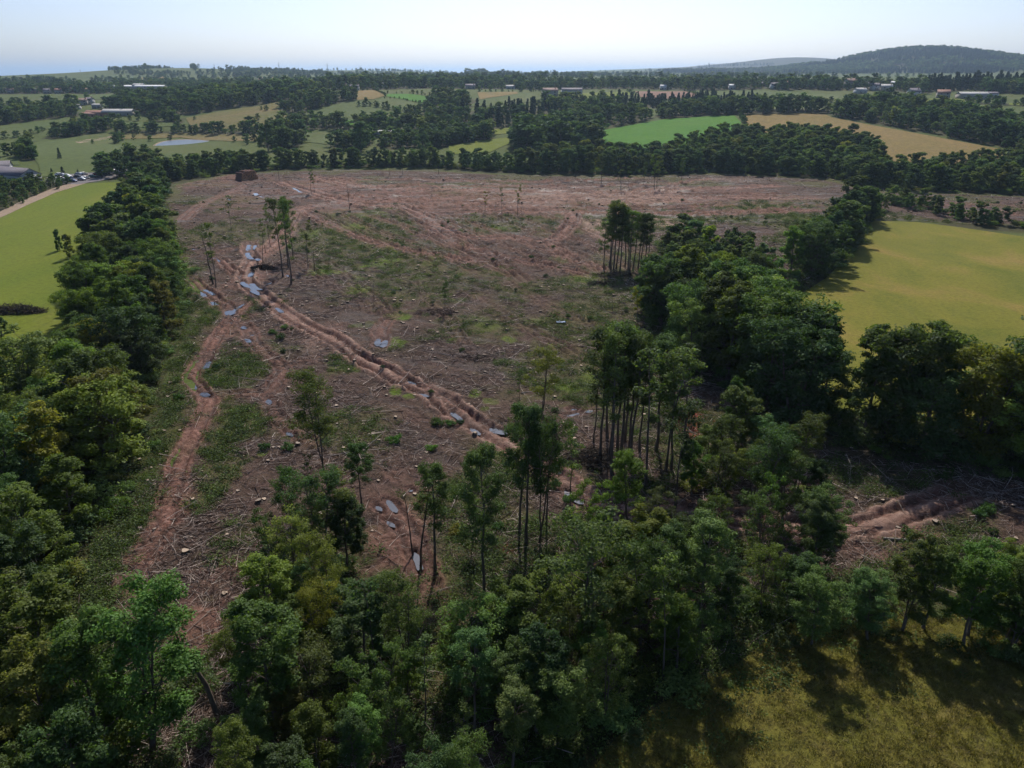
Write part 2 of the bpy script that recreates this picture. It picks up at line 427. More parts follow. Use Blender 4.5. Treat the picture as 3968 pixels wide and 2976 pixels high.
TRACKS = [  # surveyed line, depth of ruts, mud strength, width factor, paleness
    ([(970, 934), (965, 970), (978, 1003), (956, 1054), (946, 1075), (962, 1105), (1000, 1132), (1057, 1178), (1125, 1232), (1212, 1275), (1280, 1311), (1384, 1383), (1475, 1433), (1565, 1478), (1655, 1522), (1791, 1608), (1859, 1649), (1949, 1703), (2060, 1780), (2149, 1850), (2226, 1910), (2316, 1955), (2452, 1975), (2588, 1975), (2814, 2002), (3050, 2050), (3262, 2056), (3420, 2029), (3556, 1979), (3691, 1929), (3804, 1875)], .42, 1.0, 1.25, .9),
    ([(1003, 1154), (962, 1173), (935, 1200), (905, 1235), (882, 1256), (836, 1311), (805, 1365), (760, 1424), (741, 1469), (787, 1523), (809, 1550), (805, 1585), (778, 1631), (746, 1703), (705, 1771), (678, 1825), (669, 1889), (651, 1952), (633, 2029), (579, 2110), (533, 2178), (497, 2241), (455, 2360)], .26, .95, .8, .0),
    ([(905, 1235), (951, 1262), (978, 1327), (1049, 1390), (1094, 1435), (1060, 1490), (1022, 1525), (900, 1530), (816, 1534)], .3, .7, .9, 0),
    ([(1022, 1525), (1076, 1632), (1184, 1704), (1250, 1780)], .28, .5, .8, 0),
    ([(1094, 1435), (1180, 1400), (1274, 1375)], .15, .5, 1.0, .1),
    ([(1470, 1900), (1500, 1950), (1560, 2050), (1610, 2140), (1650, 2250), (1700, 2400)], .42, .8, .9, 0),
    ([(1480, 1760), (1530, 1820), (1600, 1895)], .3, .5, .9, 0),
    ([(1560, 1580), (1620, 1620), (1690, 1670)], .25, .25, .9, 0),
    ([(729, 1070), (786, 1116), (834, 1151), (880, 1192), (900, 1230)], .35, .7, .9, 0),
    ([(834, 994), (880, 1032), (935, 1075)], .42, .8, .95, .1),
    ([(834, 994), (900, 965), (970, 940)], .2, .5, .9, 0),
    ([(1150, 1000), (1250, 1080), (1400, 1160), (1440, 1230)], .25, .15, .9, 0),
    ([(1550, 1210), (1500, 1240), (1470, 1280), (1480, 1340)], .3, .7, .9, 0),
    (u([(600, 392), (650, 410), (740, 435), (850, 447), (1000, 440), (1200, 432), (1450, 412), (1700, 402)]), .5, 1.0, 1.9, .5),
    (u([(655, 380), (800, 405), (1000, 412), (1250, 418), (1500, 428), (1780, 428)]), .5, 1.0, 1.9, .55),
    (u([(640, 452), (720, 490), (830, 530), (980, 560), (1060, 575)]), .5, .85, 1.2, .1),
    (u([(850, 440), (930, 475), (985, 510), (1100, 515), (1190, 520), (1230, 490), (1235, 465), (1180, 450)]), .55, 1.0, 1.5, .3),
    (u([(900, 470), (960, 515), (1040, 545), (1150, 570), (1290, 600)]), .5, .75, 1.2, .05),
    (u([(1180, 520), (1230, 560), (1330, 590)]), .45, .9, 1.3, .3),
    (u([(960, 450), (1300, 462), (1500, 465), (1780, 455)]), .6, 1.0, 1.4, .15),
    (u([(1320, 440), (1420, 420), (1470, 395), (1560, 385)]), .35, .8, 1.2, .25),
    (u([(740, 437), (650, 452), (622, 485), (595, 530), (545, 560)]), .4, 1.0, 1.6, .5),
    (u([(700, 400), (760, 420), (850, 430)]), .3, .8, 1.2, .0),
    (u([(880, 395), (1000, 392), (1150, 405), (1300, 400)]), .3, .6, 1.2, .1),
    (u([(1500, 445), (1650, 440), (1800, 445)]), .3, .5, 1.0, 0),
    (u([(540, 395), (500, 415), (440, 440), (390, 480)]), .2, .7, 1.2, 0),
    ([(3240, 2105), (3300, 2130), (3420, 2165), (3560, 2190)], .3, .7, .8, .4),
    ([(3960, 840), (3780, 800), (3600, 790)], .3, .7, 1.2, 0),
]
for k in range(9):                                   # more crossing ruts left by the harvester
    a = 660 + 62 * k; TRACKS.append((u([(a, 452 + 5 * (k % 3)), (a + 90, 492 + 6 * (k % 2)), (a + 190, 535), (a + 300 + 20 * (k % 3), 580 + 12 * (k % 4))]), .45, .25 + .15 * (k % 3), 1.0, 0))
for k in range(8):
    y_ = 388 + 9.5 * k; a = 640 + 110 * (k % 4); TRACKS.append((u([(a, y_ + 4), (a + 260, y_ + 6 * math.sin(k)), (a + 520, y_ + 5), (a + 760, y_ - 4 * math.cos(k))]), .6, .7 + .1 * (k % 3), 1.3, .15 * (k % 3)))
for a_, b_, c_ in (((1000, 620), (1120, 700), (1290, 790)), ((1080, 600), (1180, 660), (1330, 730)), ((880, 600), (960, 680), (1010, 760)), ((700, 560), (800, 640), (850, 690)), ((620, 900), (700, 1000), (720, 1060)), ((870, 800), (960, 860), (1050, 940))):
    TRACKS.append((u([a_, b_, c_]), .3, .2, .85, 0))
TRACKS = [(smooth_line(poly(p), 2.0), *r) for p, *r in TRACKS]
def z1(L, x0, y0, s): return [(x0 + s * x, y0 + s * y) for x, y in L]
S6, S4 = 600 / 2212, 1000 / 2212
PUD = [(z1(p, 650, 880, S6), w) for p, w in [
    ([(655, 435), (740, 482)], 1.0), ([(1165, 240), (1140, 330)], 1.5), ([(1140, 355), (1160, 420), (1215, 450)], 2.0), ([(1248, 250), (1240, 312)], 1.6), ([(1275, 440), (1305, 470)], 2.0),
    ([(1210, 630), (1160, 700)], 1.6), ([(1060, 770), (1120, 830), (1190, 850), (1250, 920), (1300, 962)], 1.9), ([(1185, 795), (1260, 840), (1345, 888)], 1.8),
    ([(400, 893), (480, 940), (545, 988)], 1.5), ([(515, 882), (600, 920), (665, 962)], 1.3), ([(628, 1055), (695, 1117)], 1.4), ([(1105, 1078), (1000, 1140), (920, 1200)], .8), ([(880, 1180), (900, 1245)], 2.6),
    ([(885, 1362), (940, 1358)], 1.3), ([(1065, 1405), (1115, 1445)], 1.1), ([(1180, 1525), (1215, 1540)], 1.0), ([(1105, 1585), (1185, 1638)], 1.2), ([(1545, 1140), (1645, 1215)], 1.0),
    ([(1690, 675), (1755, 705)], .9), ([(1405, 805), (1485, 785)], 1.2), ([(358, 300), (402, 322)], 1.6), ([(252, 442), (292, 430)], 1.4), ([(290, 620), (325, 580)], 1.2)]]
PUD += [(z1(p, 1000, 800, S4), w) for p, w in [([(1035, 1125), (1015, 1192)], 1.5), ([(1092, 1138), (1066, 1200)], 1.3), ([(1285, 1488), (1352, 1522)], .8), ([(1378, 1598), (1472, 1622)], 1.2)]]
PUD += [(z1(p, 0, 800, S4), w) for p, w in [([(1800, 1320), (1752, 1385)], 1.1), ([(1615, 1495), (1680, 1560)], .9), ([(1725, 1588), (1785, 1622)], 1.1)]]
PUD += [(z1(p, 1000, 1500, S4), w) for p, w in [([(1655, 205), (1755, 292)], .9), ([(1820, 345), (1905, 402)], .8), ([(1985, 345), (2075, 372), (2150, 385)], 2.0), ([(1105, 955), (1190, 1065)], .75),
    ([(1010, 1008), (1062, 1052)], .55), ([(1105, 1135), (1175, 1192)], .6), ([(1340, 1405), (1365, 1480), (1392, 1572)], .7), ([(240, 378), (300, 412)], .8), ([(85, 95), (100, 142)], .8), ([(1300, 870), (1320, 885)], .7)]]
PUD += [(z1(p, 2000, 1500, S4), w) for p, w in [([(415, 880), (500, 955), (580, 992)], 1.0), ([(430, 245), (545, 215)], .8), ([(595, 208), (665, 190)], .9), ([(470, 188), (520, 182)], .8), ([(360, 722), (380, 735)], .7)]]
S5 = 500 / 2212
PUD += [(z1(p, 800, 620, S5), w) for p, w in [([(1385, 465), (1490, 475), (1560, 520), (1625, 552)], 2.2), ([(835, 560), (862, 602)], 3.0), ([(900, 615), (975, 632)], 2.2), ([(345, 660), (450, 690)], 1.8)]]
PUD += [(z1(p, 2968, 1500, S4), w) for p, w in [([(275, 890), (395, 838)], .8)]]
PUD = [(smooth_line(poly(p), .5), w * .64) for p, w in PUD]

def ellipses(L):
    """(px centre, px radii, strength) to world ellipses"""
    out = []
    for cx, cy_, rx, ry, s in L:
        a = ground([cx, cx + rx, cx, cx], [cy_, cy_, cy_ - ry, cy_ + ry])
        out.append((a[0, 0], a[0, 1], abs(a[1, 0] - a[0, 0]), abs(a[2, 1] - a[3, 1]) / 2, s))
    return out
E1 = lambda L: [(1000 + x * S4, 800 + y * S4, a * S4, b * S4, s) for x, y, a, b, s in L]
MOSS = ellipses(E1([(590, 565, 170, 34, 1), (860, 710, 105, 34, 1), (1060, 480, 170, 48, .9), (790, 190, 150, 44, .8), (450, 240, 110, 50, .6), (1225, 940, 95, 32, 1), (1160, 1165, 110, 40, 1), (310, 1022, 52, 20, 1),
                    (1180, 1590, 70, 36, 1), (1300, 1640, 60, 26, .8), (1870, 1600, 66, 44, 1), (980, 60, 120, 30, .5), (1500, 470, 90, 40, .5), (1380, 600, 70, 30, .6), (2050, 190, 80, 40, .6), (2150, 1140, 70, 26, .7),
                    (1520, 780, 90, 30, .5), (1720, 800, 90, 30, .4), (1950, 1010, 120, 60, .5), (920, 1020, 120, 40, .4), (830, 1400, 60, 30, .7), (1170, 380, 90, 40, .6), (760, 60, 240, 50, .5), (1660, 1150, 40, 20, .8), (850, 620, 60, 30, .5)]) +
    [(2210, 1500, 70, 24, 1), (2290, 1470, 50, 40, .7), (1015, 1765, 22, 12, .9), (2520, 1585, 60, 26, .6), (1900, 1560, 40, 16, .5), (2275, 1080, 55, 18, .7), (2180, 1010, 50, 14, .5), (2065, 1250, 40, 14, .4), (960, 1500, 30, 10, .5),
     (2110, 910, 60, 12, .4), (950, 1235, 20, 8, 1), (1330, 1600, 40, 16, .5), (1880, 1585, 30, 10, .6), (2490, 1590, 40, 20, .5), (1000, 1120, 20, 8, .5)])
GREEN = ellipses([(905, 1440, 150, 85, 1), (915, 1670, 120, 110, .9), (800, 1520, 60, 60, .5), (560, 1990, 110, 160, .8), (840, 1850, 90, 120, .6), (900, 2100, 120, 120, .35), (1330, 1400, 60, 70, .9), (1000, 1180, 90, 60, .6), (760, 1240, 80, 90, .8), (680, 1700, 60, 140, .5),
                  (2950, 798, 260, 22, 1), (3080, 845, 210, 22, 1), (2700, 848, 260, 26, .9), (2600, 880, 160, 22, .5), (1050, 900, 120, 60, .5), (830, 900, 140, 60, .5), (1900, 870, 180, 45, .6), (2000, 860, 120, 40, .5),
                  (1400, 900, 240, 90, .7), (1650, 1080, 320, 110, .55), (1900, 1250, 220, 70, .45), (2150, 1440, 260, 130, .55), (2500, 1600, 220, 130, .5), (3250, 1850, 130, 80, .5), (3650, 1990, 120, 50, .3), (1600, 980, 250, 60, .4), (2380, 1010, 90, 70, .5), (2700, 1750, 220, 160, .6), (2450, 1900, 200, 70, .6),
                  (2560, 2080, 500, 90, .4), (1200, 2200, 300, 200, .4), (1500, 2600, 600, 300, .6), (2000, 2500, 500, 200, .5), (640, 1120, 60, 140, .6), (450, 2200, 90, 200, .8), (620, 2600, 200, 300, .5), (3500, 2250, 400, 80, .7)])
PALE = ellipses([(2310, 880, 60, 55, .8), (2590, 865, 70, 22, .9), (2200, 765, 260, 20, .55), (2480, 770, 240, 28, .6), (2080, 740, 200, 12, .5), (2600, 735, 90, 16, .6), (2850, 700, 120, 10, .3), (1750, 740, 200, 8, .4), (2050, 790, 160, 16, .4), (920, 1012, 50, 10, .7), (1040, 1100, 50, 14, .5), (970, 1150, 40, 10, .6), (1230, 1330, 60, 40, .5),
                 (1480, 1450, 70, 30, .35), (1960, 1690, 90, 40, .35), (1880, 1640, 60, 26, .4), (3440, 2040, 90, 40, .7), (3320, 2060, 60, 20, .5), (2240, 1900, 70, 50, .3), (1880, 2460, 50, 40, .3)])
MUDA = ellipses([(2200, 770, 700, 55, .6), (1500, 770, 300, 35, .7), (1250, 720, 160, 40, .7), (2850, 760, 300, 40, .35), (1000, 760, 160, 60, .35), (1350, 790, 140, 40, .6), (1680, 810, 110, 50, .6), (960, 1080, 90, 60, .5), (2120, 910, 80, 40, .4), (780, 2450, 120, 150, .65), (640, 2050, 80, 200, .5), (850, 2250, 160, 120, .4), (2300, 1920, 130, 60, .5),
                 (1960, 1680, 110, 50, .6), (1560, 2040, 130, 160, .5), (3460, 2040, 160, 60, .6), (1250, 1300, 90, 50, .5), (900, 1270, 60, 60, .5), (860, 700, 200, 30, .5), (2350, 2200, 200, 160, .5), (1900, 2450, 160, 120, .6), (1120, 2330, 60, 60, .5), (3750, 800, 300, 25, .4)])
RUST = ellipses([(2680, 1640, 75, 52, 1), (2775, 1640, 22, 18, .8), (1950, 2130, 45, 26, .7), (2060, 2310, 18, 22, .5), (1120, 2310, 20, 30, .5)])
def emask(E, X, Y, seed, rough=.5):
    nz = fbm(X / 2.2, Y / 2.2, seed, 4) - .5
    m_ = np.zeros(X.shape)
    for cx, cy_, rx, ry, s in E:
        k = (np.abs(X - cx) < 1.8 * rx) & (np.abs(Y - cy_) < 1.8 * ry)
        if k.any():
            r = np.hypot((X[k] - cx) / rx, (Y[k] - cy_) / ry) + nz[k] * 1.6 * rough
            m_[k] = np.maximum(m_[k], s * sstep(1.08, .62, r))
    return m_
def clear_surface(X, Y):
    """height and colour masks of the felled ground"""
    z = terrain(X, Y)
    ed = edge_dist(CLEAR, X, Y)
    k = sstep(0, 7, ed)
    n1 = fbm(X / 1.6, Y / 1.6, 21, 4) - .5; n2 = fbm(X / 7, Y / 7, 33, 3) - .5; n3 = fbm(X / 24, Y / 24, 41, 3)
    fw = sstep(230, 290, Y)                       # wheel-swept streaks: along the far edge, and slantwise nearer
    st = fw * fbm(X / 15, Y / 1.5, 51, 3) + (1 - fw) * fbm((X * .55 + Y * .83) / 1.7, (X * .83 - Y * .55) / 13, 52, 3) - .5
    dz = (.50 * n1 + .5 * n2 + .75 * st * (.6 + .6 * fw)) * k
    mud = np.zeros(X.shape); wet_shade = np.zeros(X.shape); pale = emask(PALE, X, Y, 5)
    mud = np.maximum(mud, emask(MUDA, X, Y, 6, .8) * (.55 + .9 * (n1 + n2 + .3)).clip(0, 1))
    n4 = fbm(X / .9, Y / .9, 77, 3) - .5
    for L, dep, ms_, wf, pl in TRACKS:
        x0, y0 = L.min(0) - 6; x1, y1 = L.max(0) + 6
        sel = np.nonzero((X > x0) & (X < x1) & (Y > y0) & (Y < y1))[0]
        if not len(sel): continue
        best = np.full(len(sel), 1e9); lat = np.zeros(len(sel)); run = np.zeros(len(sel)); sx = X[sel]; sy = Y[sel]
        for si, (a, b) in enumerate(zip(L[:-1], L[1:])):
            q = np.nonzero((np.abs(sx - a[0]) < 7) & (np.abs(sy - a[1]) < 7))[0]
            if not len(q): continue
            e = b - a; ll = (e ** 2).sum() + 1e-9
            t = np.clip(((sx[q] - a[0]) * e[0] + (sy[q] - a[1]) * e[1]) / ll, 0, 1)
            ox = sx[q] - a[0] - t * e[0]; oy = sy[q] - a[1] - t * e[1]; d = np.hypot(ox, oy)
            s_ = np.sign(ox * e[1] - oy * e[0]); k2 = d < best[q]
            best[q[k2]] = d[k2]; lat[q[k2]] = (d * s_)[k2]; run[q[k2]] = (si + t[k2])
        fade = sstep(0, 7, run * 2.0) * sstep(0, 7, (len(L) - 1 - run) * 2.0); dep = dep * fade * (.45 + 1.1 * fbm(run / 5.4, run * 0 + dep * 50, 3, 2)); ms_ = ms_ * (.25 + .75 * fade)
        dep = dep * (.38 + .62 * sstep(75, 130, sy)); 
        l = np.abs(lat + 1.1 * n2[sel] + .8 * n1[sel]) / wf; l[best > 6.5] = 99
        rut = np.exp(-((l - 1.15) / .36) ** 2); berm = np.exp(-((l - 1.95) / .38) ** 2); mid = np.exp(-(l / .55) ** 2)
        dz[sel] = dz[sel] * np.where(l < 2.4, .6, 1) + dep * (-1.5 * rut + 1.1 * berm * (.4 + 1.3 * (n4[sel] + .5)) + .45 * mid * (.5 + (n4[sel] + .5))) + np.where(l < 2.6, .5 * n4[sel], 0) * (fade > .2)
        mm = sstep(2.7, 1.7, l + 1.2 * n4[sel] * .9) * ms_ * (.8 + .5 * n1[sel] * 2).clip(.25, 1)
        mud[sel] = np.maximum(mud[sel], mm)
        wet_shade[sel] = np.maximum(wet_shade[sel], rut * np.minimum(1, ms_ + .35) * fade * (.7 + n2[sel] * 1.2).clip(.3, .95))  # rut hollows darkened: damp mud with their shade put into the colour
        pale[sel] = np.maximum(pale[sel], pl * fade * (berm + mid) * (.7 + 2 * n4[sel]).clip(0, 1) * 1.2)
    for L, w in PUD:
        x0, y0 = L.min(0) - w - 2; x1, y1 = L.max(0) + w + 2
        sel = np.nonzero((X > x0) & (X < x1) & (Y > y0) & (Y < y1))[0]
        if not len(sel): continue
        d = np.min(np.hypot(X[sel][:, None] - L[None, :, 0], Y[sel][:, None] - L[None, :, 1]), 1)
        q = sstep(w * .5 + .75, w * .2, d)
        dz[sel] = dz[sel] * (1 - q) + (-.55 + .35 * n1[sel]) * q
        q2 = sstep(w * .5 + 1.3, w * .5 + .3, d)
        mud[sel] = np.maximum(mud[sel], q2 * .9); wet_shade[sel] = np.maximum(wet_shade[sel], q2 * .7)
    wet_shade = np.maximum(wet_shade, sstep(.06, .22, -st) * (.55 + .35 * fw)); pale = np.maximum(pale, .35 * fw * sstep(.12, .26, st) * mud)  # streak hollows darkened the same way
    moss = emask(MOSS, X, Y, 8, .9) * (.35 + 1.3 * fbm(X / .8, Y / .8, 91, 2)).clip(0, 1)
    green = np.maximum(emask(GREEN, X, Y, 7, .9), .6 * sstep(.52, .68, n3))
    green = green * (1 - .8 * mud)
    green = np.maximum(green, .8 * sstep(7, 1.5, ed + 4 * n2))
    rust = emask(RUST, X, Y, 12, .7) * (.5 + 1.5 * n1 + .3).clip(0, 1)
    return z + .05 + dz, dict(mud=mud.clip(0, 1), wet_shade=wet_shade.clip(0, 1), pale=(pale * (.75 + n1)).clip(0, 1), green=green.clip(0, 1), moss=(moss * (1 - mud)).clip(0, 1), rust=rust.clip(0, 1))

def build_clearing():
    ys = np.geomspace(38, 470, 610); qs = np.linspace(-.86, .92, 1060)
    Y = np.repeat(ys, len(qs)); X = (qs[None, :] * (ys[:, None] * .93 + 18)).ravel()
    ins = inside(CLEAR, X, Y)
    nr, nc = len(ys), len(qs); I = np.arange(nr * nc).reshape(nr, nc)
    F = np.stack([I[:-1, :-1], I[:-1, 1:], I[1:, 1:], I[1:, :-1]], -1).reshape(-1, 4)
    F = F[ins[F].all(1)]
    used = np.unique(F); mp = np.full(nr * nc, -1); mp[used] = np.arange(len(used))
    X = X[used]; Y = Y[used]; Z, at = clear_surface(X, Y)
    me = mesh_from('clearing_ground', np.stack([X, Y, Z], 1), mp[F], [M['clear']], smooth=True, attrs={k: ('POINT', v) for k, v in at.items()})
    tag(mobj('clearing_ground', me), kind='structure')
build_clearing()
def surf(x, y):
    """height of the ground that shows at a point"""
    x = np.atleast_1d(np.asarray(x, float)); y = np.atleast_1d(np.asarray(y, float))
    z = terrain(x, y); k = inside(CLEAR, x, y)
    if k.any(): z[k] = clear_surface(x[k], y[k])[0]
    return z
for L, w in PUD:
    r_ = rng.uniform(0, 99)
    t = np.linspace(0, 1, len(L)); d = np.gradient(L, axis=0); d /= np.linalg.norm(d, axis=1)[:, None] + 1e-9; nn = np.stack([-d[:, 1], d[:, 0]], 1)
    prof = np.sqrt(np.clip(1 - (2 * t - 1) ** 6, .01, 1))
    wl = (w * .5 + .18) * prof * (.65 + .7 * vnoise(t * len(L) / 3 + r_, t * 0 + r_)); wr = (w * .5 + .18) * prof * (.65 + .7 * vnoise(t * len(L) / 3 + r_ + 50, t * 0 + r_))
    z = np.full(len(L), terrain(L[:, 0], L[:, 1]).mean() - .20)
    c = L.mean(0)
    V = np.concatenate([np.stack([*(L - c + nn * wl[:, None]).T, z * 0], 1), np.stack([*(L - c - nn * wr[:, None]).T, z * 0], 1)])
    n_ = len(L); F = [(i, n_ + i, n_ + i + 1, i + 1) for i in range(n_ - 1)]
    o = mobj('puddle', mesh_from('puddle', V, F, [M['puddle']])); o.location = (c[0], c[1], z[0]); tag(o, kind='structure')

# ------------------------------------------------------------------ woods (surveyed outlines of the ground they stand on)
# (outline, spacing, height range, tree kinds, region)
WOODS = [
    # near thicket below the camera
    ([(980, 2400), (1010, 2240), (1150, 2130), (1330, 2180), (1420, 2350), (1500, 2480), (1700, 2540), (1830, 2560), (2000, 2440), (2250, 2330), (2500, 2260), (2700, 2200), (2930, 2260), (2980, 2420), (2750, 2570), (2520, 2700), (2350, 2800), (2150, 3000), (1900, 3250), (1500, 3400), (900, 3400), (880, 3000), (950, 2650)], 3.7, (5.5, 10.5), 'near', 'thicket'),
    ([(2640, 1900), (2760, 1780), (2950, 1760), (3130, 1880), (3220, 2020), (3120, 2100), (2900, 2060), (2700, 2060)], 4.6, (7, 10.5), 'near', 'copse'),
    ([(2400, 2100), (2700, 2090), (3080, 2140), (3150, 2250), (2980, 2330), (2700, 2250), (2350, 2300), (2150, 2250), (2250, 2150)], 4.6, (6, 10), 'near', 'copse'),
    ([(2950, 2420), (3120, 2400), (3330, 2400), (3420, 2460), (3380, 2500), (3200, 2510), (3020, 2520)], 4.0, (6, 9), 'near', 'hedge'),
    ([(3300, 2400), (3450, 2390), (3620, 2370), (3968, 2310), (4400, 2280), (4400, 2600), (3968, 2640), (3780, 2540), (3600, 2480), (3400, 2470)], 3.3, (6.5, 10), 'near', 'hedge'),
    # belt left of the clearing
    ([(-600, 3400), (-800, 2600), (-500, 2050), (-100, 1800), (0, 1730), (100, 1620), (190, 1500), (270, 1370), (310, 1230), (350, 1090), (370, 990), (430, 890), (480, 810), (560, 745), (600, 715), (640, 745), (600, 800), (620, 900), (680, 1050), (690, 1200), (655, 1340), (570, 1500), (510, 1680), (430, 1830), (340, 2000), (240, 2200), (150, 2400), (120, 2600), (330, 2750), (560, 2900), (740, 3100), (740, 3400)], 5.6, (7.5, 13.5), 'belt', 'left belt'),
    # belt right of the clearing
    ([(2500, 1200), (2600, 1180), (2760, 1260), (2920, 1350), (3060, 1470), (3160, 1580), (3300, 1630), (3600, 1660), (3968, 1700), (4500, 1730), (4500, 1920), (3968, 1840), (3600, 1775), (3300, 1725), (3050, 1645), (2850, 1515), (2700, 1405), (2560, 1295)], 5.6, (12, 18), 'belt', 'right belt'),
    ([(3300, 830), (3380, 850), (3340, 930), (3230, 1040), (3100, 1120), (2980, 1140), (3050, 1060), (3180, 960), (3250, 890)], 6.0, (9, 15), 'belt', 'hedge wood'),
    ([(2560, 960), (2700, 940), (2950, 1010), (3030, 1090), (2940, 1150), (2760, 1130), (2600, 1050)], 6.5, (6, 10), 'belt', 'hedge wood'),
    # far edge of the clearing
    ([(600, 715), (680, 700), (900, 668), (1250, 648), (1700, 650), (2000, 668), (2080, 660), (1900, 638), (1500, 634), (1100, 640), (800, 655), (560, 690), (480, 730)], 6.2, (6.5, 10.5), 'far', 'far edge'),
    ([(2000, 668), (2400, 676), (2560, 678), (2560, 640), (2300, 620), (2100, 632)], 7.5, (8, 13.5), 'far', 'far edge'),
    ([(2540, 676), (2800, 668), (3200, 688), (3420, 735), (3440, 690), (3420, 620), (3300, 560), (3050, 540), (2800, 545), (2640, 580), (2560, 620)], 7.2, (9, 12.5), 'far', 'far edge'),
    ([(3430, 735), (3700, 745), (3968, 755), (4400, 765), (4400, 670), (3968, 650), (3700, 665), (3500, 660)], 7.5, (7, 12), 'far', 'far edge'),
    ([(3370, 850), (3480, 800), (3600, 830), (3750, 870), (3968, 900), (4400, 930), (4400, 900), (3968, 875), (3760, 850), (3600, 800), (3480, 770)], 6.0, (4, 8), 'far', 'meadow hedge'),
]
WPOLY = [(poly(p), *r) for p, *r in WOODS]
